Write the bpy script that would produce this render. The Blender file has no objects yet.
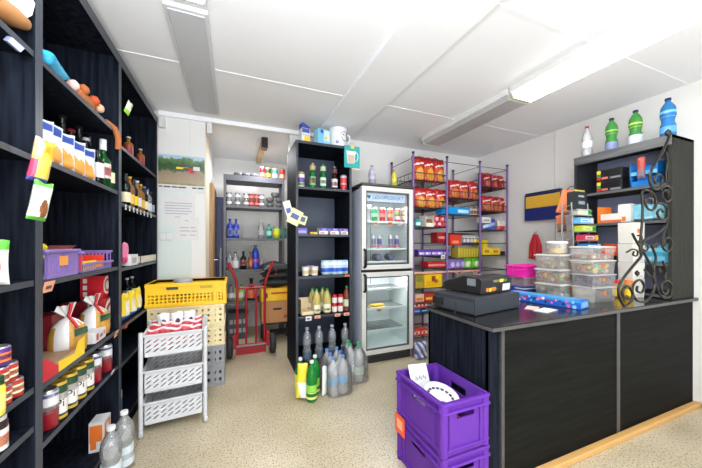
import bpy, bmesh, math, random
from mathutils import Matrix, Vector
random.seed(7)
PI = math.pi
SC = bpy.context.scene
COL = SC.collection

# ---------------------------------------------------------------- camera frame (702 x 468)
F_PX = 289.0; CX = 351.0; HY = 244.0; CAM_H = 1.3
TH = math.atan((351 - 234) / F_PX); ST, CT = math.sin(TH), math.cos(TH)
def at(x, y, X=None, Y=None, Z=None):
    u = (x - CX) / F_PX; w = (HY - y) / F_PX
    r = (ST + u * CT, CT - u * ST, w)
    d = X / r[0] if X is not None else (Y / r[1] if Y is not None else (Z - CAM_H) / r[2])
    return Vector((d * r[0], d * r[1], CAM_H + d * r[2]))
def yl(px, X=-.74): return at(px, HY, X=X).y
def xm(px, Y): return at(px, HY, Y=Y).x
def zz(px, py, **k): return at(px, py, **k).z

# ---------------------------------------------------------------- materials
def lin(c):
    r = []
    for k in c:
        k = k / 255.0
        r.append(k / 12.92 if k <= .04045 else ((k + .055) / 1.055) ** 2.4)
    return (r[0], r[1], r[2], 1)
_mats = {}
def mat(c, rough=.5, metal=0.0, var=.06, scale=30, spec=.5, bump=0.0, coat=0.0):
    key = (tuple(c), rough, metal, var, scale, spec, bump, coat)
    if key in _mats: return _mats[key]
    m = bpy.data.materials.new('surface_%d' % len(_mats)); m.use_nodes = True
    nt = m.node_tree; b = nt.nodes['Principled BSDF']
    b.inputs['Roughness'].default_value = rough; b.inputs['Metallic'].default_value = metal
    b.inputs['Specular IOR Level'].default_value = spec
    if coat: b.inputs['Coat Weight'].default_value = coat; b.inputs['Coat Roughness'].default_value = .15
    tc = nt.nodes.new('ShaderNodeTexCoord'); n = nt.nodes.new('ShaderNodeTexNoise')
    n.inputs['Scale'].default_value = scale; n.inputs['Detail'].default_value = 3
    nt.links.new(tc.outputs['Object'], n.inputs['Vector'])
    l = lin(c); mx = nt.nodes.new('ShaderNodeMix'); mx.data_type = 'RGBA'
    mx.inputs[6].default_value = tuple(max(0, k * (1 - var)) for k in l[:3]) + (1,)
    mx.inputs[7].default_value = tuple(min(1, k * (1 + var)) for k in l[:3]) + (1,)
    nt.links.new(n.outputs['Fac'], mx.inputs[0]); nt.links.new(mx.outputs[2], b.inputs['Base Color'])
    if bump:
        bp = nt.nodes.new('ShaderNodeBump'); bp.inputs['Strength'].default_value = bump; bp.inputs['Distance'].default_value = .004
        nt.links.new(n.outputs['Fac'], bp.inputs['Height']); nt.links.new(bp.outputs['Normal'], b.inputs['Normal'])
    _mats[key] = m
    return m
def clear(c, body=.12, gloss=1.0, rough=.08, name='clear'):
    key = ('clear', tuple(c), body, gloss, rough)
    if key in _mats: return _mats[key]
    m = bpy.data.materials.new(name); m.use_nodes = True
    nt = m.node_tree; nt.nodes.clear()
    out = nt.nodes.new('ShaderNodeOutputMaterial'); tr = nt.nodes.new('ShaderNodeBsdfTransparent')
    gl = nt.nodes.new('ShaderNodeBsdfGlossy'); df = nt.nodes.new('ShaderNodeBsdfDiffuse')
    tr.inputs['Color'].default_value = lin(c); gl.inputs['Roughness'].default_value = rough
    df.inputs['Color'].default_value = lin(c); mu0 = None
    lw = nt.nodes.new('ShaderNodeFresnel'); lw.inputs['IOR'].default_value = 1.45
    mu = nt.nodes.new('ShaderNodeMath'); mu.operation = 'MULTIPLY'; mu.inputs[1].default_value = gloss
    m1 = nt.nodes.new('ShaderNodeMixShader'); m2 = nt.nodes.new('ShaderNodeMixShader')
    m1.inputs[0].default_value = body
    nt.links.new(tr.outputs[0], m1.inputs[1]); nt.links.new(df.outputs[0], m1.inputs[2])
    nt.links.new(lw.outputs[0], mu.inputs[0]); nt.links.new(mu.outputs[0], m2.inputs[0])
    nt.links.new(m1.outputs[0], m2.inputs[1]); nt.links.new(gl.outputs[0], m2.inputs[2])
    nt.links.new(m2.outputs[0], out.inputs['Surface'])
    _mats[key] = m
    return m
def emit(c, s):
    m = bpy.data.materials.new('lamp_glow'); m.use_nodes = True
    b = m.node_tree.nodes['Principled BSDF']; b.inputs['Base Color'].default_value = lin(c)
    b.inputs['Emission Color'].default_value = lin(c); b.inputs['Emission Strength'].default_value = s
    return m
def grain(name, c0, c1, rough, axis=2, scale=6, spec=.5):
    m = bpy.data.materials.new(name); m.use_nodes = True
    nt = m.node_tree; b = nt.nodes['Principled BSDF']; b.inputs['Roughness'].default_value = rough
    b.inputs['Specular IOR Level'].default_value = spec
    tc = nt.nodes.new('ShaderNodeTexCoord'); mp = nt.nodes.new('ShaderNodeMapping')
    s = [scale * 8] * 3; s[axis] = scale * .5; mp.inputs['Scale'].default_value = s
    n = nt.nodes.new('ShaderNodeTexNoise'); n.inputs['Scale'].default_value = 1; n.inputs['Detail'].default_value = 5
    cr = nt.nodes.new('ShaderNodeValToRGB'); cr.color_ramp.elements[0].position = .35; cr.color_ramp.elements[1].position = .68
    cr.color_ramp.elements[0].color = lin(c0); cr.color_ramp.elements[1].color = lin(c1)
    nt.links.new(tc.outputs['Object'], mp.inputs['Vector']); nt.links.new(mp.outputs[0], n.inputs['Vector'])
    nt.links.new(n.outputs['Fac'], cr.inputs[0]); nt.links.new(cr.outputs[0], b.inputs['Base Color'])
    return m
BLK = grain('black_woodgrain', (15, 18, 25), (34, 39, 50), .6, spec=.03)
BLKF = grain('black_laminate', (17, 18, 17), (27, 28, 26), .6, axis=0, spec=.06)
EDGE = mat((64, 68, 76), .4, spec=.3)
HUT = grain('hutch_laminate', (44, 45, 41), (58, 59, 54), .6, spec=.06)
SLATE = mat((160, 168, 200), .55)
WHITE = mat((220, 221, 222), .5)
WALLW = mat((231, 230, 228), .7, var=.015, scale=3)
CEILM = mat((236, 237, 240), .8, var=.015, scale=2)
GREYP = mat((168, 170, 174), .5)
CHROME = mat((205, 205, 208), .22, 1.0)
WIRE = mat((62, 62, 70), .35, .6)
PURPLE = mat((94, 46, 150), .5, spec=.2)
LILAC = mat((136, 112, 178), .4)
RED = mat((196, 26, 40), .4); DRED = mat((128, 22, 32), .4); YEL = mat((246, 206, 30), .45)
ORG = mat((235, 120, 45), .5); BLU = mat((36, 84, 190), .4); LBLU = mat((120, 190, 228), .45)
TEAL = mat((30, 150, 150), .45); GRN = mat((40, 150, 60), .45); LIME = mat((150, 205, 60), .45)
BROWN = mat((140, 84, 42), .6); CARD = mat((186, 148, 108), .75, bump=.1); CREAM = mat((238, 226, 190), .5)
PINK = mat((226, 92, 126), .45); GOLD = mat((206, 170, 60), .35, .3); BLACK = mat((22, 22, 24), .4)
SILV = mat((200, 202, 206), .28, .85); NAVY = mat((30, 40, 96), .45); GREY = mat((128, 130, 134), .5)
DKGRN = mat((28, 66, 40), .4); PAPER = mat((224, 224, 223), .7); SALM = mat((240, 170, 140), .6)
CLEAR = clear((252, 254, 255), .24, 1.6); CLEARP = clear((250, 252, 254), .42, 1.6); FROST = clear((250, 248, 244), .2, .8, .2)
FILM = clear((254, 254, 255), .16, 1.2, .1); PANE = clear((253, 255, 255), .01, .5, .02)
GGLASS = clear((30, 120, 50), .3); BGLASS = clear((70, 40, 22), .45); DGLASS = clear((26, 34, 30), .6)
GPET = clear((110, 205, 110), .35); BPET = clear((70, 165, 235), .45); DPET = clear((236, 241, 246), .24, 1.6)
OILM = clear((244, 228, 140), .55); LIQ = clear((196, 130, 60), .45); DBLUE = clear((30, 60, 170), .5)

# ---------------------------------------------------------------- mesh collector
_txt = {}
def text_mesh(s):
    if s not in _txt:
        cu = bpy.data.curves.new('lettering', 'FONT'); cu.body = s; cu.align_x = 'CENTER'; cu.align_y = 'CENTER'; cu.size = 1.0
        o = bpy.data.objects.new('lettering', cu); COL.objects.link(o)
        me = o.to_mesh(); V = [tuple(v.co) for v in me.vertices]; Fc = [tuple(p.vertices) for p in me.polygons]
        o.to_mesh_clear(); bpy.data.objects.remove(o); bpy.data.curves.remove(cu)
        _txt[s] = (V, Fc)
    return _txt[s]
class MB:
    def __init__(s): s.v = []; s.f = []; s.m = []; s.s = []; s.mats = []; s.T = None
    def mi(s, m):
        if m not in s.mats: s.mats.append(m)
        return s.mats.index(m)
    def add(s, vs, fs, m, smooth=False):
        o = len(s.v); k = m if isinstance(m, list) else None
        if s.T is not None: vs = [s.T @ Vector(p) for p in vs]
        s.v += [tuple(p) for p in vs]
        for i, f in enumerate(fs):
            s.f.append(tuple(a + o for a in f)); s.m.append(s.mi(k[i] if k else m)); s.s.append(smooth)
        return s
    def box(s, cx, cy, cz, sx, sy, sz, m):
        x, y, z = sx / 2, sy / 2, sz / 2
        vs = [(cx + a * x, cy + b * y, cz + c * z) for a in (-1, 1) for b in (-1, 1) for c in (-1, 1)]
        return s.add(vs, [(0, 1, 3, 2), (4, 6, 7, 5), (0, 4, 5, 1), (2, 3, 7, 6), (0, 2, 6, 4), (1, 5, 7, 3)], m)
    def b2(s, x0, x1, y0, y1, z0, z1, m): return s.box((x0 + x1) / 2, (y0 + y1) / 2, (z0 + z1) / 2, x1 - x0, y1 - y0, z1 - z0, m)
    def lathe(s, prof, m, n=18, x=0, y=0, smooth=True):
        vs = []; fs = []; ms = []
        for (r, z) in prof:
            for k in range(n):
                a = 2 * PI * k / n; vs.append((x + r * math.cos(a), y + r * math.sin(a), z))
        for i in range(len(prof) - 1):
            for k in range(n):
                fs.append((i * n + k, i * n + (k + 1) % n, (i + 1) * n + (k + 1) % n, (i + 1) * n + k))
        s.add(vs, fs, m, smooth)
        for j, rev in ((0, True), (len(prof) - 1, False)):
            if prof[j][0] > 1e-4:
                c = [vs[j * n + k] for k in range(n)]
                s.add(c, [tuple(range(n))[::-1] if rev else tuple(range(n))], m)
        return s
    def cyl(s, x, y, z0, z1, r, m, n=16): return s.lathe([(r, z0), (r, z1)], m, n, x, y)
    def tube(s, pts, r, m, n=6):
        pts = [Vector(p) for p in pts]; vs = []; fs = []; up = None
        for i, p in enumerate(pts):
            t = (pts[min(i + 1, len(pts) - 1)] - pts[max(i - 1, 0)]).normalized()
            if up is None: up = t.orthogonal().normalized()
            up = (up - t * up.dot(t)).normalized(); w = t.cross(up)
            for k in range(n):
                a = 2 * PI * k / n; vs.append(p + r * (math.cos(a) * up + math.sin(a) * w))
        for i in range(len(pts) - 1):
            for k in range(n): fs.append((i * n + k, i * n + (k + 1) % n, (i + 1) * n + (k + 1) % n, (i + 1) * n + k))
        s.add(vs, fs, m, True)
        s.add([vs[k] for k in range(n)], [tuple(range(n))[::-1]], m); s.add(vs[-n:], [tuple(range(n))], m)
        return s
    def prism(s, poly, y0, y1, m):           # poly in (x,z), extruded along y
        n = len(poly); vs = [(x, y0, z) for x, z in poly] + [(x, y1, z) for x, z in poly]
        fs = [tuple(range(n)), tuple(range(2 * n - 1, n - 1, -1))] + [(i, n + i, n + (i + 1) % n, (i + 1) % n) for i in range(n)]
        return s.add(vs, fs, m)
    def prismx(s, poly, x0, x1, m):          # poly in (y,z), extruded along x
        n = len(poly); vs = [(x0, y, z) for y, z in poly] + [(x1, y, z) for y, z in poly]
        fs = [tuple(range(n)), tuple(range(2 * n - 1, n - 1, -1))] + [(i, n + i, n + (i + 1) % n, (i + 1) % n) for i in range(n)]
        return s.add(vs, fs, m)
    def front(s, w, d, h, decals, side=False):
        # flat print on the front (-y) face of a w x d x h box standing on z=0; side: the (-x) face
        for k, (u0, v0, u1, v1, m) in enumerate(decals):
            e = .0005 * (k + 1)
            if not side:
                y = -d / 2 - e; a, b = (u0 - .5) * w, (u1 - .5) * w
                s.add([(a, y, v0 * h), (b, y, v0 * h), (b, y, v1 * h), (a, y, v1 * h)], [(0, 1, 2, 3)], m)
            else:
                x = -w / 2 - e; a, b = (.5 - u0) * d, (.5 - u1) * d
                s.add([(x, a, v0 * h), (x, b, v0 * h), (x, b, v1 * h), (x, a, v1 * h)], [(0, 1, 2, 3)], m)
        return s
    def text(s, st, size, M, m):
        V, Fc = text_mesh(st)
        vs = [M @ (Vector(v) * size) for v in V]
        return s.add(vs, Fc, m)
    def perf(s, o, U, W, N, w, h, nx, ny, hole, t, m):
        # a w x h wall with nx*ny real holes: o corner, U along, W up, N out; hole = 8 points in [-1,1]
        o, U, W, N = Vector(o), Vector(U), Vector(W), Vector(N)
        cw, ch = w / nx, h / ny
        rect = [(-1, -1), (0, -1), (1, -1), (1, 0), (1, 1), (0, 1), (-1, 1), (-1, 0)]
        for i in range(nx):
            for j in range(ny):
                c = ((i + .5) * cw, (j + .5) * ch); vs = []
                for sg in (.5, -.5):
                    for pts in (rect, hole):
                        for a, b in pts: vs.append(o + U * (c[0] + a * cw / 2) + W * (c[1] + b * ch / 2) + N * t * sg)
                fs = []
                for k in range(8):
                    q = (k + 1) % 8
                    fs += [(k, q, 8 + q, 8 + k), (16 + k, 24 + k, 24 + q, 16 + q), (8 + k, 8 + q, 24 + q, 24 + k)]
                s.add(vs, fs, m)
        return s
    def build(s, name, parent=None, loc=(0, 0, 0), rz=0, bevel=0, rot=None):
        me = bpy.data.meshes.new(name); me.from_pydata(s.v, [], s.f)
        for m in s.mats: me.materials.append(m)
        me.polygons.foreach_set('material_index', s.m); me.polygons.foreach_set('use_smooth', s.s)
        me.update()
        o = bpy.data.objects.new(name, me); COL.objects.link(o)
        o.parent = parent; o.location = loc; o.rotation_euler = rot if rot else (0, 0, rz)
        if bevel:
            b = o.modifiers.new('edge', 'BEVEL'); b.width = bevel; b.segments = 2; b.limit_method = 'ANGLE'; b.angle_limit = .7
        return o
HOLE8 = lambda k: [(k * math.cos(a), k * math.sin(a)) for a in [(-135 + 45 * i) * PI / 180 for i in range(8)]]
SQ8 = lambda a, b: [(-a, -b), (0, -b), (a, -b), (a, 0), (a, b), (0, b), (-a, b), (-a, 0)]

def tag(o, label, cat, group=None):
    o['label'] = label; o['category'] = cat
    if group: o['group'] = group
    return o
def thing(name, label, cat, loc=(0, 0, 0), rz=0, group=None, rot=None):
    o = bpy.data.objects.new(name, None); COL.objects.link(o); o.empty_display_size = .05
    o.location = loc; o.rotation_euler = rot if rot else (0, 0, rz)
    return tag(o, label, cat, group)
def struct(o): o['kind'] = 'structure'; return o
def dup(root, loc, label, rz=None, group=None, rot=None, scale=None):
    r = root.copy(); COL.objects.link(r); r.location = loc; r['label'] = label
    if rz is not None: r.rotation_euler = (0, 0, rz)
    if rot: r.rotation_euler = rot
    if scale: r.scale = scale
    if group: r['group'] = group
    for ch in list(root.children):
        c = ch.copy(); COL.objects.link(c); c.parent = r
        for g in list(ch.children):
            e = g.copy(); COL.objects.link(e); e.parent = c
    return r
def ords(n):
    if n == 1: return ['only']
    if n == 2: return ['left', 'right']
    if n == 3: return ['left', 'middle', 'right']
    w = ['leftmost', 'second from left', 'third from left', 'fourth from left', 'fifth from left', 'sixth from left', 'seventh from left', 'eighth from left']
    return w[:n - 1] + ['rightmost']

# ---------------------------------------------------------------- builders of goods
PROF = {
 'wine': [(.92, 0), (1, .01), (1, .56), (.92, .63), (.55, .71), (.37, .77), (.35, .95), (.38, .955), (.38, 1)],
 'beer': [(.92, 0), (1, .02), (1, .5), (.92, .58), (.6, .7), (.42, .8), (.38, .95), (.42, .96), (.42, 1)],
 'liquor': [(.95, 0), (1, .01), (1, .64), (.9, .7), (.45, .77), (.36, .82), (.36, 1)],
 'pet': [(.8, 0), (.98, .02), (1, .06), (1, .2), (.93, .24), (.93, .44), (1, .48), (.99, .6), (.9, .7), (.66, .82), (.36, .9), (.3, .915), (.3, .95)],
 'water': [(.8, 0), (.98, .02), (1, .06), (.95, .1), (1, .14), (.95, .2), (.93, .42), (1, .5), (1.04, .6), (1, .7), (.8, .8), (.42, .89), (.3, .91), (.3, .95)],
 'oil': [(.85, 0), (1, .02), (1, .28), (.95, .32), (1, .36), (1, .62), (.85, .74), (.5, .86), (.34, .91), (.34, .95)],
 'bulb': [(.8, 0), (1, .03), (1, .3), (.82, .38), (.84, .46), (1, .54), (1.02, .66), (.9, .78), (.5, .89), (.33, .92), (.33, .95)],
}
def bottle(label, loc, h, r, kind, body, cap, bands=None, group=None, rz=0, name='bottle', caph=.06, txt=None, cat='bottle'):
    t = thing(name, label, cat, loc, rz, group)
    MB().lathe([(a * r, b * h * (1 - caph * .3)) for a, b in PROF[kind]], body).build('bottle_body', t)
    nr = PROF[kind][-1][0] * r
    MB().lathe([(nr * 1.25, h * (1 - caph)), (nr * 1.25, h * .995), (nr * 1.05, h)], cap, 14).build('cap', t)
    if bands:
        m = MB(); done = []
        for z0, z1, mm in bands:
            if done and not any(z0 <= b + .01 and a - .01 <= z1 for a, b in done): m.build('bottle_label', t); m = MB(); done = []
            done.append((z0, z1))
            def rad(z):
                for (a, b), (c, d) in zip(PROF[kind], PROF[kind][1:]):
                    if b <= z <= d: return a + (c - a) * (z - b) / max(1e-6, d - b)
                return 1
            m.lathe([(max(rad(z0), .93) * r * 1.025, z0 * h), (max(rad(z1), .93) * r * 1.025, z1 * h)], mm)
        if txt: m.text(txt[0], txt[1], Matrix.Translation((0, -r * 1.05, txt[2] * h)) @ Matrix.Rotation(PI / 2, 4, 'X'), txt[3])
        m.build('bottle_label', t)
    return t
def can(label, loc, h, r, body, lid, bands=(), group=None, rz=0, cat='can', txt=None, name='drink_can'):
    t = thing(name, label, cat, loc, rz, group)
    m = MB(); m.lathe([(r * .8, 0), (r, .03 * h), (r, .93 * h)], body)
    for z0, z1, mm in bands: m.lathe([(r * 1.012, z0 * h), (r * 1.012, z1 * h)], mm)
    if txt:
        V, Fc = text_mesh(txt[0]); rr = r * 1.02; vs = []
        for v in V:
            a = -PI / 2 + v[0] * txt[1] / rr
            vs.append((rr * math.cos(a), rr * math.sin(a), txt[2] * h + v[1] * txt[1]))
        m.add(vs, Fc, txt[3])
    m.build('can_body', t)
    MB().lathe([(r, .93 * h), (r * .9, .985 * h), (r * .9, h), (r * .82, h), (r * .8, .985 * h), (0, .985 * h)], lid).build('can_lid', t)
    return t
def jar(label, loc, h, r, body, lid, bands=(), group=None, name='jar', cat='jar', rz=0):
    t = thing(name, label, cat, loc, rz, group)
    MB().lathe([(r * .9, 0), (r, .04 * h), (r, .72 * h), (r * .82, .8 * h)], body).build('jar_body', t)
    MB().lathe([(r * .9, .8 * h), (r * .9, .98 * h), (r * .85, h)], lid).build('jar_lid', t)
    if bands:
        m = MB()
        for z0, z1, mm in bands: m.lathe([(r * 1.015, z0 * h), (r * 1.015, z1 * h)], mm)
        m.build('jar_label', t)
    return t
def carton(label, loc, w, d, h, base, decals=(), side=(), group=None, rz=0, name='carton', cat='box', txt=None, bevel=.002, rot=None, flap=None):
    m = MB(); m.box(0, 0, h / 2, w, d, h, base); m.front(w, d, h, decals); m.front(w, d, h, side, True)
    if txt:
        for s_, size, u, v, mm in txt:
            m.text(s_, size, Matrix.Translation(((u - .5) * w, -d / 2 - .004, v * h)) @ Matrix.Rotation(PI / 2, 4, 'X'), mm)
    if flap:
        m.add([(-w / 2, d / 2, h), (w / 2, d / 2, h), (w / 2, d / 2 + flap * .2, h + flap), (-w / 2, d / 2 + flap * .2, h + flap)], [(0, 1, 2, 3)], base)
    o = m.build(name, None, loc, rz, 0, rot)
    return tag(o, label, cat, group)
def tray(w, d, h, t, m, mb=None, lip=None):
    mb = mb or MB()
    mb.box(0, 0, t / 2, w, d, t, m)
    mb.box(0, -d / 2 + t / 2, (lip or h) / 2, w, t, lip or h, m); mb.box(0, d / 2 - t / 2, h / 2, w, t, h, m)
    mb.box(-w / 2 + t / 2, 0, h / 2, t, d, h, m); mb.box(w / 2 - t / 2, 0, h / 2, t, d, h, m)
    return mb
def bag_mesh(w, h, d, zone, seed=0, taper=0.0, nu=20, nv=24):
    # a filled snack bag standing on z=0: flat crimps at the ends, bulging between them
    rnd = random.Random(seed); ph = [rnd.uniform(0, 6.28) for _ in range(4)]
    m = MB(); vs = []
    for sg in (-1, 1):
        for j in range(nv + 1):
            v = j / nv
            for i in range(nu + 1):
                u = i / nu; a = 1 - abs(2 * u - 1) ** 2.2
                e = min(1, min(v, 1 - v) / .14); b = (e ** .6) * (1 - taper * v)
                t = d / 2 * (a ** .55) * b
                t += .05 * d * a * b * (math.sin(9 * u + ph[0] + 5 * v) + math.sin(11 * v + ph[1] - 4 * u))
                ww = w * (1 - .07 * math.sin(PI * min(1, max(0, v))))
                vs.append(((u - .5) * ww, sg * t, v * h + .004 * math.sin(7 * u + ph[2]) * (v > .9)))
    off = (nu + 1) * (nv + 1); fs = []; ms = []
    for sg in (0, 1):
        for j in range(nv):
            for i in range(nu):
                q = [j * (nu + 1) + i, j * (nu + 1) + i + 1, (j + 1) * (nu + 1) + i + 1, (j + 1) * (nu + 1) + i]
                if sg: q = q[::-1]
                fs.append(tuple(k + off * sg for k in q)); ms.append(zone((i + .5) / nu, (j + .5) / nv))
    m.add(vs, fs, ms, True)
    return m
def bag(label, loc, w, h, d, zone, group=None, rz=0, name='snack_bag', cat='snack bag', seed=None, taper=0.0, rot=None):
    m = bag_mesh(w, h, d, zone, seed if seed is not None else random.randint(0, 999), taper)
    return tag(m.build(name, None, loc, rz, 0, rot), label, cat, group)
def disc(u, v, cu, cv, r, asp=1.0): return ((u - cu) ** 2 + ((v - cv) * asp) ** 2) < r * r
WORLD_S = .9; EXPO = 0.27
# ================================================================= SETTING
def floor_mat():
    m = bpy.data.materials.new('terrazzo'); m.use_nodes = True; nt = m.node_tree; b = nt.nodes['Principled BSDF']
    b.inputs['Roughness'].default_value = .34
    tc = nt.nodes.new('ShaderNodeTexCoord')
    n1 = nt.nodes.new('ShaderNodeTexNoise'); n1.inputs['Scale'].default_value = 1.6; n1.inputs['Detail'].default_value = 5
    n2 = nt.nodes.new('ShaderNodeTexNoise'); n2.inputs['Scale'].default_value = 95; n2.inputs['Detail'].default_value = 2
    n3 = nt.nodes.new('ShaderNodeTexVoronoi'); n3.inputs['Scale'].default_value = 48
    for n in (n1, n2, n3): nt.links.new(tc.outputs['Object'], n.inputs['Vector'])
    r1 = nt.nodes.new('ShaderNodeValToRGB'); e = r1.color_ramp.elements
    e[0].position = .3; e[0].color = lin((176, 162, 133)); e[1].position = .7; e[1].color = lin((208, 196, 170))
    r2 = nt.nodes.new('ShaderNodeValToRGB'); e = r2.color_ramp.elements
    e[0].position = .33; e[0].color = (.22, .17, .11, 1); e[1].position = .47; e[1].color = (1, 1, 1, 1)
    r3 = nt.nodes.new('ShaderNodeValToRGB'); e = r3.color_ramp.elements
    e[0].position = .12; e[0].color = (.35, .28, .2, 1); e[1].position = .24; e[1].color = (1, 1, 1, 1)
    x1 = nt.nodes.new('ShaderNodeMix'); x1.data_type = 'RGBA'; x1.blend_type = 'MULTIPLY'; x1.inputs[0].default_value = .8
    x2 = nt.nodes.new('ShaderNodeMix'); x2.data_type = 'RGBA'; x2.blend_type = 'MULTIPLY'; x2.inputs[0].default_value = .45
    nt.links.new(n1.outputs['Fac'], r1.inputs[0]); nt.links.new(n2.outputs['Fac'], r2.inputs[0]); nt.links.new(n3.outputs['Distance'], r3.inputs[0])
    nt.links.new(r1.outputs[0], x1.inputs[6]); nt.links.new(r2.outputs[0], x1.inputs[7])
    nt.links.new(x1.outputs[2], x2.inputs[6]); nt.links.new(r3.outputs[0], x2.inputs[7]); nt.links.new(x2.outputs[2], b.inputs['Base Color'])
    return m
CEIL = 2.61
struct(MB().b2(-1.2, 3.6, -1.7, 4.95, -.08, 0, floor_mat()).build('floor'))
struct(MB().b2(-1.2, 3.6, -1.7, 4.95, CEIL, CEIL + .08, CEILM).build('ceiling'))
struct(MB().b2(-1.2, -1.06, -1.6, 3.36, 0, CEIL, WALLW).build('wall_left'))
struct(MB().b2(3.45, 3.6, -1.6, 3.47, 0, CEIL, WALLW).build('wall_right'))
struct(MB().b2(.6, 3.45, 3.37, 3.47, 0, CEIL, WALLW).build('wall_back'))
struct(MB().b2(-1.2, -.28, 3.36, 4.85, 0, CEIL, WALLW).build('wall_partition'))
struct(MB().b2(-.28, 1.6, 4.82, 4.92, 0, CEIL, WALLW).build('wall_far'))
struct(MB().b2(1.5, 1.6, 3.47, 4.82, 0, CEIL, WALLW).build('wall_storeroom'))
fw = MB(); fw.b2(-1.06, -.75, -1.6, -1.5, 0, CEIL, WALLW); fw.b2(3.1, 3.45, -1.6, -1.5, 0, CEIL, WALLW)
fw.b2(-.75, 3.1, -1.6, -1.5, 2.5, CEIL, WALLW); fw.b2(-.75, 3.1, -1.6, -1.5, 0, .25, WALLW)
struct(fw.build('wall_front'))
wf = MB()
for x in (-.72, .55, 1.8, 3.07): wf.b2(x - .03, x + .03, -1.58, -1.52, .25, 2.5, WHITE)
for z in (.28, 2.47): wf.b2(-.75, 3.1, -1.58, -1.52, z - .03, z + .03, WHITE)
struct(wf.build('window_1'))
# ceiling joints, box beam, batten over the doorway
J = mat((236, 237, 240), .7, var=.01); JD = mat((190, 192, 196), .8, var=.01)
struct(MB().b2(-1.06, .9, 2.39, 2.42, CEIL - .004, CEIL, J).build('trim_1'))
m = MB(); m.b2(1.3, 3.45, 2.395, 2.415, CEIL - .003, CEIL, J); m.b2(1.3, 3.45, 1.155, 1.175, CEIL - .003, CEIL, J)
struct(m.build('trim_2'))
m = MB(); m.b2(.9, 1.3, -1.5, 3.37, CEIL - .035, CEIL, CEILM); m.b2(.894, .9, -1.5, 3.37, CEIL - .035, CEIL, J)
struct(m.build('trim_3', bevel=.004))
struct(MB().b2(-.69, .9, 3.325, 3.36, CEIL - .045, CEIL, mat((242, 243, 245), .5)).build('trim_4', bevel=.004))
m = MB(); m.b2(-.28, -.274, 3.362, 3.85, 0, CEIL, mat((226, 214, 190), .6)); struct(m.build('trim_5'))
struct(MB().b2(-.42, -.41, 3.356, 3.36, 0, 2.56, mat((222, 224, 226), .6)).build('trim_6'))
struct(MB().b2(3.442, 3.45, 2.21, 2.225, 0, CEIL, mat((216, 216, 214), .6)).build('trim_7'))
struct(MB().b2(1.24, 3.45, 1.085, 1.128, 0, .035, mat((205, 160, 95), .5)).build('baseboard_front', bevel=.006))
struct(MB().b2(3.432, 3.45, -1.5, 1.08, 0, .05, mat((205, 160, 95), .5)).build('baseboard_right', bevel=.004))
# lower cladding of the partition
struct(MB().b2(-.69, -.4, 3.352, 3.36, 0, 1.85, mat((214, 226, 222), .5, var=.02)).build('trim_8'))
# wooden door leaf standing open against the storeroom partition
d = MB(); d.b2(-.277, -.235, 3.86, 4.62, .01, 2.04, grain('door_wood', (150, 118, 78), (176, 142, 98), .5)); d = struct(d.build('door_1', bevel=.003))
h = MB(); h.tube([(-.23, 3.95, 1.1), (-.19, 3.95, 1.1), (-.18, 4.06, 1.1)], .009, CHROME); h.build('door_handle', d)
h = MB(); h.b2(-.239, -.236, 4.1, 4.13, 1.55, 1.75, BLACK); h.b2(-.239, -.236, 4.2, 4.24, 1.4, 1.7, BLACK); h.build('door_sign', d)
# trunking boxes at the top of the partition
for x, lb in ((-.655, 'white trunking box at ceiling next to black shelving'), (-.235, 'white trunking box at ceiling above the doorway edge')):
    tag(MB().b2(-.025, .025, -.025, .025, -.055, .055, WHITE).build('junction_box', None, (x, 3.334, 2.5), 0, .004), lb, 'junction box', 'white trunking boxes')

# ---------------------------------------------------------------- ceiling lamps
def lamp_flat(y0, y1, label, lit):
    t = thing('ceiling_light', label, 'ceiling light', (-.245, (y0 + y1) / 2, CEIL), 0, 'flush ceiling lights above the left aisle')
    L = y1 - y0
    MB().b2(-.11, .11, -L / 2, L / 2, -.028, 0, mat((205, 207, 210), .5)).build('lamp_frame', t, bevel=.004)
    MB().b2(-.092, .092, -L / 2 + .02, L / 2 - .02, -.036, -.029, emit((250, 250, 255), 13) if lit else mat((186, 188, 192), .35, var=.03)).build('diffuser', t, bevel=.003)
lamp_flat(1.80, 3.16, 'flat grey unlit ceiling light running toward the calendar', False)
lamp_flat(.3, 1.74, 'flat ceiling light just entering the frame at top left', True)
def lamp_box(y0, y1, label, lit):
    L = y1 - y0; t = thing('ceiling_light', label, 'ceiling light', (2.27, (y0 + y1) / 2, CEIL), 0, 'boxed ceiling lights above the counter')
    MB().prism([(-.14, 0), (-.14, -.05), (.14, -.05), (.14, 0)], -L / 2, L / 2, mat((225, 225, 222), .5)).build('lamp_housing', t, bevel=.004)
    MB().prism([(-.118, -.052), (-.1, -.085), (.1, -.085), (.118, -.052)], -L / 2 + .015, L / 2 - .015, emit((255, 251, 242), LAMP_E) if lit else mat((176, 177, 178), .3, var=.03)).build('diffuser', t)
    for sg in (-1, 1):
        MB().prism([(-.125, -.05), (-.106, -.09), (.106, -.09), (.125, -.05)], sg * (L / 2 - .007) - .007, sg * (L / 2 - .007) + .007, mat((200, 198, 180), .4)).build('end_cap', t)
LAMP_E = 9
lamp_box(1.76, 2.96, 'unlit boxed fluorescent ceiling light nearest the snack rack', False)
lamp_box(.45, 1.74, 'glowing boxed fluorescent ceiling light above the counter', True)
t = thing('ceiling_light', 'narrow wooden storeroom ceiling light with black end', 'ceiling light', (.35, 4.1, CEIL), 0)
MB().b2(-.035, .035, -.3, .6, -.06, 0, mat((196, 170, 120), .5)).build('lamp_body', t, bevel=.004)
MB().b2(-.036, .036, -.42, -.3, -.13, 0, BLACK).build('end_cap', t, bevel=.004)

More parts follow.
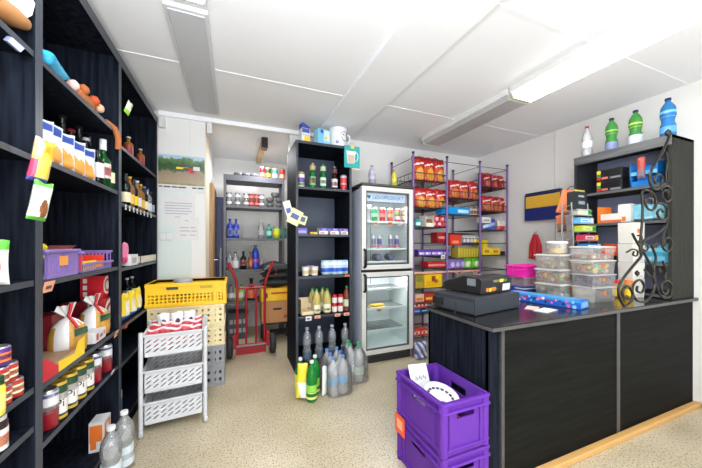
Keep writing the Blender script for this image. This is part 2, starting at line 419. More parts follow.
# ================================================================= LEFT SHELVING
XF = -.69; XB = -1.04
def shelf_unit(label, y0, y1, levels, xf=XF):
    t = thing('shelving_unit', label, 'shelving unit', ((XF + XB) / 2, (y0 + y1) / 2, 0), 0, 'black shelving along the left wall')
    L = -t.location
    for y in (y0, y1 - .021):
        m = MB(); m.b2(XB, XF, y, y + .021, 0, 2.53, BLK); m.b2(XF, XF + .002, y, y + .021, 0, 2.53, EDGE); m.build('side_panel', t, L)
    MB().b2(XB - .008, XB, y0, y1, .02, 2.53, BLK).build('back_panel', t, L)
    m = MB(); m.b2(XB, XF, y0 + .021, y1 - .021, 2.505, 2.53, BLK); m.b2(XF, XF + .002, y0 + .021, y1 - .021, 2.47, 2.53, EDGE); m.build('top_panel', t, L)
    for z in levels:
        f = xf - .005
        m = MB(); m.b2(XB, f, y0 + .022, y1 - .022, z - .022, z, BLK); m.b2(f, f + .002, y0 + .022, y1 - .022, z - .022, z, EDGE); m.build('shelf', t, L)
    MB().b2(XF - .03, XF - .012, y0 + .022, y1 - .022, 0, .078, BLK).build('plinth', t, L)
shelf_unit('black shelving unit at the left edge holding bread and jars', .55, 1.467, (.10, .62, .765, 1.165, 1.63, 2.02), XF)
shelf_unit('black shelving unit with beer cans and purple baskets, middle of three', 1.468, 2.312, (.10, .52, .752, 1.155, 1.64, 2.02))
shelf_unit('black shelving unit with liquor bottles nearest the calendar', 2.313, 3.30, (.10, .50, .752, 1.14, 1.575, 1.955))
R90 = PI / 2
# ---- near bay
def zbread(u, v): return mat((196, 140, 76), .7, bump=.2) if v > .16 else mat((214, 170, 110), .7)
t = thing('bread_loaf', 'long golden bread loaf poking out of the top left shelf', 'bread', (-.735, 1.28, 2.075), 0, 'loaves on the top left shelf')
CRUST = mat((160, 110, 62), .7, bump=.35, scale=26, var=.22)
m = MB(); m.lathe([(.01, -.16), (.032, -.13), (.04, -.05), (.04, .03), (.034, .1), (.022, .145), (.005, .16)], CRUST, 14)
m.build('crust', t, rot=(math.radians(-80), 0, math.radians(-12)))
t2 = thing('bread_loaf', 'bagged bread loaf in white plastic at the very top left', 'bread', (-.76, 1.25, 2.14), 0, 'loaves on the top left shelf')
MB().lathe([(.012, -.15), (.04, -.12), (.048, -.05), (.048, .02), (.035, .07), (.01, .09)], CRUST, 14).build('crust', t2, rot=(math.radians(-80), 0, -.3))
m = MB(); m.lathe([(.052, .0), (.05, .05), (.03, .09), (.03, .11), (.06, .16)], mat((236, 236, 240), .35), 9); m.build('plastic_wrap', t2, rot=(math.radians(-82), 0, -.25))
tag(MB().b2(-.02, .02, -.01, .01, 0, .02, mat((170, 178, 215), .5)).build('tag_card', None, tuple(at(12, 46, X=-.70)), 0, 0, (0.4, .3, 1.2)), 'small pale lilac card hanging below the bread loaf', 'card')
def zpouch(u, v):
    if v > .8: return mat((90, 170, 60), .35)
    if disc(u, v, .6, .42, .2): return mat((226, 90, 60), .35)
    return mat((236, 236, 230), .35)
bag('white and green pouch at the left edge beside the black upright', (-.73, yl(-14, -.73), 1.166), .10, .145, .05, zpouch, None, R90 - .9, 'food_pouch', 'pouch', 3, .5)
TR = mat((186, 60, 52), .35)
for px, lay, c, c2, lbl in ((16.5, 0, TR, CREAM, 'small red tin nearest the black upright on the left edge shelf'), (4, 0, TR, CREAM, 'bottom red tin beside the yellow jar on the left edge shelf'),
        (10.5, 1, TR, CREAM, 'red tin stacked second from the shelf at left edge'), (1, 1, TR, CREAM, 'red tin above the yellow jar, second layer'), (3, 2, mat((90, 50, 130), .35), ORG, 'topmost tin with purple and orange wrap at left edge')):
    can(lbl, (-.722, yl(px - 5, -.722), .766 + .066 * lay), .064, .029, c, SILV, [(.25, .7, c2), (.36, .6, c)], 'small tins at the left edge', name='food_tin', cat='tin')
jar('yellow jar with green lid at the left edge', (-.69, yl(-6, -.69), .766), .12, .024, mat((232, 210, 80), .3), DKGRN, [(.15, .6, mat((240, 225, 120), .4))])
jar('white lidded jar with orange label on the lowest left edge shelf', (-.74, yl(-9, -.74), .621), .12, .038, mat((60, 44, 44), .3), WHITE, [(.0, .58, mat((236, 234, 230), .4)), (.12, .42, ORG)])
# ---- middle bay, top shelf
bag('shiny blue bag lying on the top shelf beside the upright', (-.725, 1.50, 2.05), .13, .20, .07, lambda u, v: mat((60, 170, 215), .22) if not (.45 < u < .56) else mat((190, 225, 240), .22), None, 0, 'plastic_bag', 'bag', 5, rot=(math.radians(-90), .0, .15))
t = thing('plush_toy', 'brown knobbly plush animal lying on the top shelf', 'plush toy', (-.75, 1.95, 2.02), 0)
m = MB(); FUR = mat((176, 104, 56), .85, bump=.4, scale=60, var=.3)
m.lathe([(.01, -.13), (.03, -.11), (.042, -.04), (.042, .05), (.03, .11), (.01, .14)], FUR, 14)
m.build('plush_body', t, (0, 0, .043), rot=(math.radians(-90), 0, 0))
for k, (dx, dy, dz, c) in enumerate(((.02, -.13, .055, (230, 190, 180)), (.03, -.05, .075, (165, 90, 44)), (.035, .06, .07, (196, 80, 42)), (.035, .12, .055, (225, 180, 150)))):
    MB().lathe([(.004, -.028), (.02, -.018), (.026, 0), (.02, .018), (.004, .028)], mat(c, .85, bump=.3, scale=60), 12).build('paw', t, (dx, dy, dz), rot=(.5 * k, .3, 0))
MB().tube([(.03, .22, .02), (.06, .27, -.0), (.07, .30, -.05), (.068, .305, -.12)], .017, FUR, 8).build('tail', t)
# ---- middle bay, cookie packs
def zcook(u, v):
    if v > .62: return mat((44, 70, 150), .35) if (.12 < u < .9 and .7 < v < .9) else mat((200, 210, 228), .35)
    if disc(u, v, .35, .32, .26) or disc(u, v, .7, .22, .22): return mat((222, 152, 70), .4)
    return mat((226, 226, 226), .35)
packs = [(44, 158), (54, 172), (67, 172), (78.5, 172), (89, 172)]
for (px, _), o_ in zip(packs, ('nearest of the five, half behind the upright', 'second nearest of the five', 'middle of the five', 'second farthest of the five', 'farthest of the five')):
    bag('silver blue cookie pack on wine shelf, ' + o_, (-.735, yl(px, -.71), 1.641), .125, .172, .05, zcook, 'cookie packs in front of the wine', R90 - .55, 'cookie_pack', 'cookie pack', int(px), .2)
# wine bottles behind
for px, hh, lb, cap, bnd in ((62, .30, 'dark wine bottle behind the second cookie pack', BLACK, ()), (71, .26, 'dark wine bottle behind the third cookie pack', DRED, ()),
        (79, .31, 'tall dark wine bottle behind the middle cookie packs', BLACK, [(.3, .5, CREAM)]), (86, .27, 'dark wine bottle behind the farthest cookie pack', WHITE, [(.25, .5, CREAM)]),
        (90, .31, 'dark wine bottle with orange label behind the last pack', BLACK, [(.22, .5, ORG)])):
    bottle(lb, (-.83, yl(px, -.83), 1.641), hh + .03, .037, 'wine', DGLASS, cap, bnd, 'wine bottles behind the cookie packs', name='wine_bottle')
bottle('dark slim bottle with white label just past the cookie packs', (-.73, yl(97.5, -.73), 1.641), .20, .03, 'liquor', DGLASS, BLACK, [(.2, .62, WHITE)], 'wine bottles at the end of the shelf', name='wine_bottle')
bottle('green wine bottle with white capsule and red white label', (-.745, yl(103, -.745), 1.641), .30, .038, 'wine', GGLASS, WHITE, [(.2, .5, mat((232, 205, 200), .4)), (.26, .42, mat((190, 70, 70), .4))], 'wine bottles at the end of the shelf', name='wine_bottle', caph=.22)
bottle('small green bottle with white label beside the green wine bottle', (-.735, yl(110, -.735), 1.641), .19, .026, 'liquor', GGLASS, DKGRN, [(.25, .6, CREAM)], 'wine bottles at the end of the shelf', name='wine_bottle')
bottle('small dark bottle nearest the far upright on the wine shelf', (-.735, yl(115, -.735), 1.641), .19, .024, 'liquor', DGLASS, DKGRN, [(.25, .6, mat((220, 190, 190), .4))], 'wine bottles at the end of the shelf', name='wine_bottle')
# ---- hanging packs at the near upright
def zcandy(u, v):
    if v < .1: return mat((84, 70, 160), .3)
    if u < .2 and v < .5: return mat((200, 70, 110), .3)
    if disc(u, v, .5, .42, .27): return mat((248, 224, 80), .3)
    if v > .6: return mat((240, 170, 50), .3) if u > .3 else mat((232, 200, 150), .3)
    return mat((236, 206, 110), .3)
def zcandy2(u, v):
    if v > .86 or v < .1: return mat((90, 180, 60), .3)
    if disc(u, v, .6, .3, .24): return mat((136, 84, 50), .3)
    return mat((226, 236, 220), .3)
t = bag('yellow and purple sweets bag hanging on the black upright', tuple(at(36.5, 181.5, X=-.66)), .064, .155, .04, zcandy, 'sweets bags hanging on the upright', R90 - .15, 'sweets_bag', 'sweets bag', 8, rot=(0.12, .1, R90 - .5))
bag('white and green sweets bag hanging below the yellow one', tuple(at(35.5, 220, X=-.66)), .062, .14, .035, zcandy2, 'sweets bags hanging on the upright', 0, 'sweets_bag', 'sweets bag', 9, rot=(0.10, .12, R90 - .45))
# ---- middle bay, purple baskets shelf
def basket(label, loc, w, d, h, m, lip, group, rz):
    t = thing('basket', label, 'basket', loc, rz, group)
    b = MB(); T_ = .005
    b.box(0, 0, T_ / 2, w * .92, d * .92, T_, m)
    def wall(p0, p1, n, hh, nx):
        p0 = Vector(p0); p1 = Vector(p1); U = (p1 - p0); L = U.length; U.normalize()
        b.perf(p0, U, (0, 0, 1), n, L, hh, nx, 1, SQ8(.55, .72), T_, m)
    W, D = w / 2, d / 2
    wall((-W, -D, 0), (W, -D, 0), (0, -1, 0), lip, 16); wall((-W, D, 0), (W, D, 0), (0, 1, 0), h, 16)
    wall((-W, -D, 0), (-W, D, 0), (-1, 0, 0), h, 14); wall((W, -D, 0), (W, D, 0), (1, 0, 0), h, 14)
    b.build('basket_body', t)
    r = MB(); r.box(0, -D - .004, lip, w + .02, .016, .012, m); r.box(0, D + .004, h, w + .02, .016, .012, m)
    for sg in (-1, 1): r.box(sg * (W + .004), 0, h, .016, d + .012, .012, m)
    r.build('rim', t, bevel=.003)
    MB().box(0, -D - .004, lip * .62, w * .25, .003, lip * .36, mat((228, 150, 70), .5)).build('price_label', t)
    return t
y0 = yl(55, -.69)
basket('lilac plastic basket with yellow packets nearest the upright', (-.80, yl(42, -.70) + .15, 1.156), .25, .20, .115, LILAC, .115, 'lilac baskets on the shelf', R90)
basket('lilac plastic basket with a red and yellow carton inside', (-.83, 2.03, 1.156), .36, .25, .10, LILAC, .04, 'lilac baskets on the shelf', R90)
for k, (dy, dx) in enumerate(((.10, -.03), (.17, .02), (.22, -.05))):
    bag('yellow sweets packet in the lilac basket, ' + ('nearest the upright', 'in the middle', 'farthest from the upright')[k], (-.80 + dx, yl(42, -.70) + dy, 1.215), .09, .085, .04, lambda u, v: mat((236, 214, 40), .35) if v > .3 else mat((70, 130, 50), .35), 'yellow packets in the lilac basket', R90 + .3 * k, 'sweets_packet', 'packet', 20 + k)
carton('orange and brown packet propped in the nearest lilac basket', (-.86, 1.74, 1.175), .14, .03, .13, mat((206, 132, 88), .5), [(.1, .1, .9, .5, mat((232, 170, 110), .5))], rz=R90)
t = tag(tray(.26, .19, .075, .004, mat((220, 60, 40), .5), lip=.05).build('display_tray', None, (-.80, 1.98, 1.163), R90), 'open red and yellow cardboard tray in the far lilac basket', 'display tray')
m = MB(); m.front(.26, .19, .05, [(.0, 0, .6, 1, YEL), (.62, .1, .95, .9, mat((240, 110, 40), .5))]); m.build('tray_print', t)
MB().add([(-.13, .09, .075), (.13, .09, .075), (.13, .03, .13), (-.13, .03, .13)], [(0, 1, 2, 3)], mat((176, 140, 120), .7)).build('flap', t)
def price_tag(label, loc, rz=0, c=SALM, w=.055, h=.035, tilt=.25, g='price tags on shelf edges'):
    m = MB(); m.box(0, 0, -h / 2, w, .002, h, c); m.add([(-w * .28, -.0016, -h * .7), (w * .28, -.0016, -h * .7), (w * .28, -.0016, -h * .4), (-w * .28, -.0016, -h * .4)], [(0, 1, 2, 3)], mat((96, 60, 54), .6))
    return tag(m.build('price_tag', None, loc, rz, 0, (tilt, 0, rz)), label, 'price tag', g)
price_tag('salmon price tag under the nearest lilac basket', (XF + .004, yl(49, XF), 1.15), R90, w=.07, h=.045)
# ---- middle bay, noodles / boxes shelf (z .752)
def noodle(label, px, xx, group):
    t = thing('pasta_bag', label, 'pasta bag', (xx, yl(px, xx), .755), R90 - 1.1, group)
    m = MB(); prof = [(.05, 0), (.066, .012), (.07, .05), (.068, .10), (.058, .14), (.035, .165), (.012, .18), (.010, .19)]; n = 24
    G_ = mat((190, 142, 58), .4, bump=.3, scale=60, var=.3); W_ = mat((226, 224, 224), .3)
    vs = [(r_ * 1.05 * math.cos(2 * PI * k / n) * (1 + .03 * math.sin(3 * k)), r_ * .72 * math.sin(2 * PI * k / n), z) for r_, z in prof for k in range(n)]
    fs = [(i * n + k, i * n + (k + 1) % n, (i + 1) * n + (k + 1) % n, (i + 1) * n + k) for i in range(len(prof) - 1) for k in range(n)]
    ms = [W_ if (i >= 5 or (15 <= k <= 17 and i > 0) or (i == 4 and k % 3)) else G_ for i in range(len(prof) - 1) for k in range(n)]
    m.add(vs, fs, ms, True); m.build('pasta_pouch', t)
    mm_ = MB(); mm_.add([q_ for k_ in range(9) for q_ in ((-.010 + .0025 * k_, .004 * (-1) ** k_, .183), (-.06 + .0115 * k_, .010 * (-1) ** k_, .24 + .012 * (k_ > 5) - .02 * (k_ < 2)))], [(2 * k_, 2 * k_ + 2, 2 * k_ + 3, 2 * k_ + 1) for k_ in range(8)], mat((244, 243, 242), .3)); mm_.build('gathered_top', t)
    MB().tube([(.03, -.052, .135), (.015, -.03, .165), (.0, -.014, .19), (.006, -.016, .215), (.010, -.016, .25)], .007, RED).build('ribbon', t)
    MB().add([(.02, -.054, .09), (.07, -.04, .10), (.068, -.032, .13), (.018, -.05, .125)], [(0, 1, 2, 3)], DKGRN).build('green_label', t)
noodle('gold pasta bag with white top and red ribbon, nearer of two', 68, -.765, 'ribboned pasta bags')
noodle('gold pasta bag with white top and red ribbon, farther of two', 94.5, -.765, 'ribboned pasta bags')
def tea(label, loc, group='red tea cartons', circ=True, w=.12, h=.125, d=.11, base=RED):
    t = thing('tea_carton', label, 'tea carton', loc, R90, group)
    MB().box(0, 0, h / 2, w, d, h, base).front(w, d, h, [(.12, .1, .3, .3, WHITE), (.12, .4, .3, .6, WHITE), (.12, .7, .3, .9, WHITE)], True).build('carton_body', t)
    m = MB()
    for r_, mm, e in ((.42 * h, mat((236, 222, 214), .4), .001), (.3 * h, base, .0016), (.2 * h, mat((236, 222, 214), .4), .0022)):
        m.add([(r_ * math.cos(2 * PI * k / 20), -d / 2 - e, h * .55 + r_ * math.sin(2 * PI * k / 20)) for k in range(20)], [tuple(range(20))], mm)
    if circ: m.build('emblem', t)
zt = .753
tea('red tea carton with white ring emblem, upper of the stack', (-.80, yl(107, -.745), zt + .215), h=.135)
tea('brown red tea carton with round emblem, lower of the stack', (-.79, yl(110, -.735), zt), h=.21, base=mat((168, 44, 40), .4))
tea('dark red carton farther back between the pasta bags', (-.88, yl(82, -.86), zt), h=.20, base=DRED, circ=False)
tea('dark red carton behind the nearest pasta bag', (-.87, yl(52, -.84), zt), h=.20, base=mat((120, 26, 38), .4), circ=False)
tea('dark red carton half hidden by the near upright', (-.90, yl(42, -.92) + .02, zt), h=.18, base=mat((110, 30, 40), .4), circ=False)
t = thing('display_tray', 'brown cardboard display tray with red and yellow rim', 'display tray', (-.775, 1.66, .753), R90)
tray(.36, .16, .085, .005, CARD, lip=.045).build('tray_body', t)
m = MB(); m.add([(-.182, -.0815, 0), (-.05, -.0815, 0), (-.05, -.0815, .03), (-.13, -.0815, .085), (-.182, -.0815, .095)], [(0, 1, 2, 3, 4)], RED)
m.add([(-.05, -.082, 0), (.182, -.082, 0), (.182, -.082, .09), (.12, -.082, .08), (.08, -.082, .035), (-.05, -.082, .045)], [(0, 1, 2, 3, 4, 5)], YEL)
m.build('printed_rim', t)
MB().b2(-.17, .17, -.07, .07, .03, .034, mat((150, 120, 92), .8)).build('tray_insert', t)
MB().lathe([(.035, .035), (.036, .06), (.03, .065)], mat((120, 116, 88), .5), 16, -.09, -.02).build('inner_tin', t)
carton('white printed pack beside the cardboard display tray', (-.74, yl(93, -.74), .753), .14, .07, .06, PAPER, [(.1, .2, .3, .8, RED), (.4, .3, .7, .6, GREY), (.75, .4, .9, .8, PINK)], rz=R90)
# ---- middle bay, beer cans (z .52)
BOX = mat((226, 228, 232), .3, .3)
def can_b(label, loc, g): return can(label, loc, .166, .033, mat((150, 30, 44), .3), SILV, [(.5, .93, mat((222, 222, 226), .3)), (.82, .9, mat((50, 60, 150), .3)), (.42, .6, mat((120, 60, 66), .3))], g, .6, 'beer can', ('Corona', .013, .52, WHITE) if False else None, 'beer_can')
def can_g(label, loc, g): return can(label, loc, .166, .033, mat((36, 70, 48), .3), GOLD, [(.18, .72, mat((228, 228, 224), .35)), (.72, .9, mat((38, 74, 50), .3)), (.04, .12, GOLD), (.55, .72, mat((206, 190, 186), .35))], g, .62, 'beer can', ('Pi', .05, .45, BLACK), 'beer_can')
can_b('blue and red beer can nearest the upright, front row', (-.73, yl(48, -.73), .521), 'blue and red beer cans')
gl = ('nearest', 'second nearest', 'second farthest', 'farthest')
for k, px in enumerate((57.5, 68.5, 78, 86)):
    can_g('green and white beer can with gold rim, %s of the front four' % gl[k], (-.73, yl(px, -.73), .521), 'green and white beer cans')
can_b('blue and red beer can just beyond the green cans', (-.73, yl(94.2, -.73), .521), 'blue and red beer cans')
can_b('blue and red beer can farthest along the front row', (-.73, yl(105.3, -.73), .521), 'blue and red beer cans')
for k, px in enumerate((45.5, 62, 72, 81)):
    can_g('gold rimmed beer can in the back row, %s' % gl[k], (-.81, yl(px, -.81), .521), 'green and white beer cans')
price_tag('white clip tag at the far end of the beer shelf', (XF + .002, yl(113, XF), .525), R90, PAPER, .03, .03)
carton('orange and white carton on the bottom shelf', (-.735, yl(100, -.735) + .0, .101), .10, .07, .17, PAPER, [(.1, .35, .9, .9, ORG), (.3, .6, .7, .82, WHITE), (.05, .05, .95, .12, GREYP)], [(.1, .1, .5, .8, ORG), (.05, .35, .9, .9, ORG)], rz=R90)
carton('pale blue and white carton behind the orange one', (-.745, yl(112, -.745), .101), .10, .08, .21, mat((214, 222, 226), .5), [(.5, .05, 1, .75, mat((40, 130, 170), .4)), (.1, .6, .4, .9, LBLU)], rz=R90)
carton('small white packet on the bottom shelf edge', (-.74, 1.62, .101), .06, .05, .03, PAPER, rz=R90)
# floor bottles
WL = mat((214, 226, 232), .35)
bottle('large clear water bottle on the floor, nearer the camera', (-.605, 1.90, 0.0), .335, .047, 'bulb', CLEAR, WHITE, [(.1, .42, WL)], 'water bottles on the floor by shelving')
bottle('large clear water bottle on the floor, farther from the camera', (-.59, 2.045, 0.0), .335, .047, 'bulb', CLEAR, WHITE, [(.1, .42, WL)], 'water bottles on the floor by shelving')
tag(MB().b2(-.03, .03, -.2, .2, 0, .06, mat((196, 160, 110), .6)).build('wooden_batten', None, (-.655, 1.78, 0), 0, .004), 'pale wooden batten on the floor along the black shelving', 'wooden batten')
# ---- far bay
bag('green and white packet hanging at the second upright', tuple(at(126, 113.5, X=-.675)), .055, .09, .02, lambda u, v: LIME if (v < .3 or u + v > 1.3) else mat((226, 232, 214), .4), None, 0, 'packet', 'packet', 31, rot=(.2, .25, R90 - .2))
LB = mat((150, 40, 40), .4)
bottle('small clear bottle with white cap and dark label, nearer', (-.745, yl(128.5, -.745), 1.956), .16, .03, 'liquor', LIQ, WHITE, [(.1, .55, LB)], 'two small bottles on the high shelf')
bottle('small clear bottle with white cap and dark label, farther', (-.745, yl(140.5, -.745), 1.956), .16, .03, 'liquor', LIQ, WHITE, [(.1, .55, LB)], 'two small bottles on the high shelf')
og = ('nearest', 'second', 'third', 'fourth', 'fifth', 'sixth', 'seventh', 'farthest')
lq = [(125.5, DGLASS, BLACK, CREAM, .24), (129.5, LIQ, GOLD, mat((230, 190, 90), .4), .235), (133.5, DGLASS, BLACK, YEL, .235), (137, LIQ, WHITE, WHITE, .24), (140.5, LIQ, GOLD, mat((220, 180, 80), .4), .23), (144, DGLASS, GREY, CREAM, .23), (147.5, CLEAR, BLU, WHITE, .23), (150.8, DGLASS, BLACK, mat((150, 160, 190), .4), .225)]
for k, (px, g_, c_, b_, hh) in enumerate(lq):
    bottle('liquor bottle on the shelf by the calendar, %s in the row' % og[k], (-.735, yl(px, -.735), 1.576), hh, .031, 'liquor', g_, c_, [(.12, .42, b_)], 'liquor bottles in the far bay', name='liquor_bottle')
    price_tag('white price tag under the %s liquor bottle' % og[k], (XF + .002, yl(px, XF), 1.57), R90, PAPER, .025, .035, 0, 'white tags under the liquor bottles')
for k, px in enumerate((127, 133, 139, 145)):
    bottle('dark liquor bottle in the back row, %s' % og[k] if k < 3 else 'dark liquor bottle in the back row, farthest', (-.83, yl(px, -.83), 1.576), .27, .034, 'wine', DGLASS, (BLACK, GOLD, RED, BLACK)[k], [(.2, .5, (CREAM, YEL, WHITE, CREAM)[k])], 'dark bottles behind the liquor row', name='liquor_bottle')
bag('pink packet leaning behind the white cartons', (-.73, yl(125, -.73), 1.16), .10, .15, .03, lambda u, v: mat((226, 120, 160), .4) if v > .3 else mat((200, 60, 110), .4), None, R90, 'packet', 'packet', 33)
carton('white carton at the near end of the far shelf', (-.74, yl(128, -.74), 1.141), .17, .08, .08, PAPER, [(.2, .2, .8, .7, GREYP)], rz=R90)
t = tag(tray(.50, .16, .06, .005, mat((214, 206, 190), .6)).build('display_tray', None, (-.775, yl(143, -.74), 1.141), R90), 'long whitish cardboard tray on the far shelf', 'display tray')
def zpow(u, v):
    if v > .72: return mat((240, 214, 50), .35)
    if v < .16: return mat((40, 90, 170), .35)
    return mat((236, 236, 226), .35) if .15 < u < .85 else mat((240, 214, 50), .35)
for k, px in enumerate((125, 131.5, 137.5)):
    bag('white pouch with yellow top, %s of three' % ('nearest', 'middle', 'farthest')[k], (-.735, yl(px, -.735), .753), .13, .19, .06, zpow, 'yellow topped pouches', R90, 'food_pouch', 'pouch', 40 + k, .55)
for k, px in enumerate((127, 132)):
    bottle('small dark bottle behind the yellow topped pouches, %s' % ('nearer', 'farther')[k], (-.84, yl(px, -.84), .753), .26, .03, 'liquor', DGLASS, WHITE, [(.3, .6, PAPER)], 'dark bottles behind the pouches')
price_tag('red price tag below the yellow topped pouches', (XF + .002, yl(127, XF), .75), R90, mat((220, 90, 80), .5))
price_tag('orange price tag below the tea cartons', (XF + .002, yl(119, XF) - .03, .75), R90, mat((236, 170, 110), .5), .06, .04)
# ================================================================= PARTITION: calendar and papers
def photo_mat():
    m = bpy.data.materials.new('calendar_photo'); m.use_nodes = True; nt = m.node_tree; b = nt.nodes['Principled BSDF']
    b.inputs['Roughness'].default_value = .3
    tc = nt.nodes.new('ShaderNodeTexCoord'); n = nt.nodes.new('ShaderNodeTexNoise'); n.inputs['Scale'].default_value = 22; n.inputs['Detail'].default_value = 5
    sx = nt.nodes.new('ShaderNodeSeparateXYZ'); nt.links.new(tc.outputs['Object'], sx.inputs[0]); nt.links.new(tc.outputs['Object'], n.inputs['Vector'])
    ad = nt.nodes.new('ShaderNodeMath'); ad.operation = 'MULTIPLY_ADD'; ad.inputs[1].default_value = .12
    nt.links.new(n.outputs['Fac'], ad.inputs[0]); nt.links.new(sx.outputs[2], ad.inputs[2])
    mp = nt.nodes.new('ShaderNodeMapRange'); mp.inputs[1].default_value = .115; mp.inputs[2].default_value = .45
    nt.links.new(ad.outputs[0], mp.inputs[0])
    r = nt.nodes.new('ShaderNodeValToRGB'); el = r.color_ramp.elements
    el[0].position = 0; el[0].color = lin((120, 130, 70)); el[1].position = 1; el[1].color = lin((130, 180, 225))
    for p, c in ((.12, (170, 150, 120)), (.42, (150, 130, 108)), (.47, (60, 96, 50)), (.62, (44, 80, 40)), (.80, (96, 130, 76)), (.85, (180, 205, 225))):
        e = el.new(p); e.color = lin(c)
    nt.links.new(mp.outputs[0], r.inputs[0]); nt.links.new(r.outputs[0], b.inputs['Base Color'])
    return m
t = thing('wall_calendar', 'wall calendar with landscape photograph pinned on the white partition', 'calendar', (-.487, 3.352, 1.83))
MB().b2(-.215, .215, -.004, -.001, 0, .37, PAPER).build('calendar_sheet', t)
m = MB(); m.b2(-.205, .205, -.006, -.0045, .065, .36, photo_mat()); m.build('photo_print', t)
m = MB()
for (x, z, sx, sz, c) in ((.0, .235, .10, .02, YEL), (.07, .225, .05, .03, RED), (.13, .24, .06, .04, WHITE), (.03, .22, .04, .035, mat((90, 100, 130), .5)), (.09, .20, .04, .022, RED)):
    m.b2(x - sx / 2, x + sx / 2, -.0072, -.0062, z - sz / 2, z + sz / 2, c)
m.build('photo_vehicles', t)
m = MB()
for x0, w_ in ((-.20, .03), (-.16, .06), (-.09, .05), (-.035, .07), (.09, .04), (.14, .055)):
    m.b2(x0, x0 + w_, -.0055, -.0045, .035, .048, mat((60, 62, 70), .6))
m.build('caption', t)
def sheet(label, x0, x1, z0, z1, y, lines, c=PAPER):
    m = MB(); m.b2(x0, x1, y - .0012, y, z0, z1, c)
    for k, (u0, u1, v) in enumerate(lines):
        m.b2(x0 + (x1 - x0) * u0, x0 + (x1 - x0) * u1, y - .0024, y - .0013, z0 + (z1 - z0) * v - .004, z0 + (z1 - z0) * v + .004, mat((172, 174, 182), .7))
    return tag(m.build('paper_notice', None, (0, 0, 0)), label, 'paper notice', 'papers pinned under the calendar')
sheet('printed paper notice directly under the calendar', -.67, -.37, 1.48, 1.81, 3.3505, [(.12, .9, .70), (.1, .92, .62), (.1, .85, .54), (.12, .9, .46), (.1, .8, .38), (.4, .55, .28)])
sheet('smaller handwritten paper overlapping below the printed notice', -.545, -.335, 1.34, 1.57, 3.3485, [(.4, .55, .86), (.2, .55, .55), (.62, .85, .55), (.2, .6, .4), (.65, .9, .4), (.2, .5, .22), (.6, .85, .22)])
t = thing('switch_plate', 'pale grey switch plate on the partition beside the papers', 'switch', (-.625, 3.352, 1.38))
MB().b2(-.055, .055, -.014, 0, -.045, .045, mat((212, 216, 216), .45)).build('plate', t, bevel=.003)
for x in (-.026, .026): MB().b2(x - .018, x + .018, -.018, -.014, -.028, .028, mat((224, 226, 226), .4)).build('rocker', t)

# ================================================================= STACKED CRATES BY THE DOORWAY
def wall8(b, p0, p1, n, z0, h, nx, ny, hole, m, t=.012):
    p0 = Vector(p0); p1 = Vector(p1); U = p1 - p0; L = U.length; U.normalize()
    b.perf(p0 + Vector((0, 0, z0)), U, (0, 0, 1), n, L, h, nx, ny, hole, t, m)
def vent_crate(label, loc, w, d, h, c, nx, ny, r, group, zlo=.12, zhi=.62, hole=None, rim=.02):
    t = thing('plastic_crate', label, 'crate', loc, 0, group); b = MB(); W, D = w / 2 - .008, d / 2 - .008
    b.box(0, 0, .006, w - .02, d - .02, .012, c)
    hole = hole or HOLE8(r)
    for p0, p1, n, q in (((-W, -D, 0), (W, -D, 0), (0, -1, 0), nx), ((-W, D, 0), (W, D, 0), (0, 1, 0), nx), ((-W, -D, 0), (-W, D, 0), (-1, 0, 0), int(nx * d / w)), ((W, -D, 0), (W, D, 0), (1, 0, 0), int(nx * d / w))):
        wall8(b, p0, p1, n, 0, h * zlo, 1, 1, HOLE8(.001), c); wall8(b, p0, p1, n, h * zlo, h * (zhi - zlo), q, ny, hole, c); wall8(b, p0, p1, n, h * zhi, h * (1 - zhi), 1, 1, HOLE8(.001), c)
    m = MB()
    for z in (h - rim / 2, h * zlo * .5):
        for sg in (-1, 1):
            m.box(0, sg * (d / 2 - .004), z, w, .02, rim, c); m.box(sg * (w / 2 - .004), 0, z, .02, d, rim, c)
    m.build('rim', t, bevel=.003)
    r_ = b
    for x in (-w / 2 + .012, w / 2 - .09, w / 2 - .012): r_.box(x, -d / 2 - .001, h / 2, .022, .014, h * .96, c)
    for x in (-w / 2 + .012, w / 2 - .012): r_.box(x, d / 2 + .001, h / 2, .022, .014, h * .96, c)
    b.build('crate_body', t)
    return t
CG = mat((150, 152, 158), .5); CCR = mat((238, 222, 176), .5); CY = mat((250, 200, 26), .42)
cx, cy = -.385, 3.115
vent_crate('grey vented crate on the floor, bottom of the crate stack', (cx, cy, 0), .60, .36, .188, CG, 12, 2, .5, 'vented crates stacked by the doorway', .1, .8)
vent_crate('grey vented crate second from the floor in the crate stack', (cx, cy, .19), .60, .36, .178, CG, 12, 2, .5, 'vented crates stacked by the doorway', .1, .8)
vent_crate('cream vented crate just above the grey crates', (cx, cy, .37), .60, .36, .188, CCR, 12, 3, .42, 'vented crates stacked by the doorway', .08, .86)
vent_crate('cream vented crate just below the yellow crate', (cx, cy, .56), .60, .36, .188, CCR, 12, 3, .42, 'vented crates stacked by the doorway', .08, .86)
yc = vent_crate('bright yellow crate on top of the crate stack', (cx, cy, .75), .63, .37, .205, CY, 20, 3, .7, 'vented crates stacked by the doorway', .14, .55, SQ8(.62, .62), .03)
m = MB(); m.b2(-.16, -.07, -.1872, -.1855, .15, .172, mat((60, 60, 40), .5)); m.build('crate_marking', yc); m = MB(); m.b2(.10, .2, -.1872, -.1855, .15, .172, mat((200, 160, 20), .5)); m.build('crate_marking', yc)
jr = thing('glass_jar', 'dark rimmed jar lying inside the yellow crate', 'jar', (-.44, 3.10, .80)); MB().lathe([(.07, 0), (.075, .02), (.075, .14)], mat((60, 60, 66), .3)).build('jar_body', jr); MB().lathe([(.077, .14), (.077, .165), (.06, .17)], GREYP).build('jar_lid', jr)

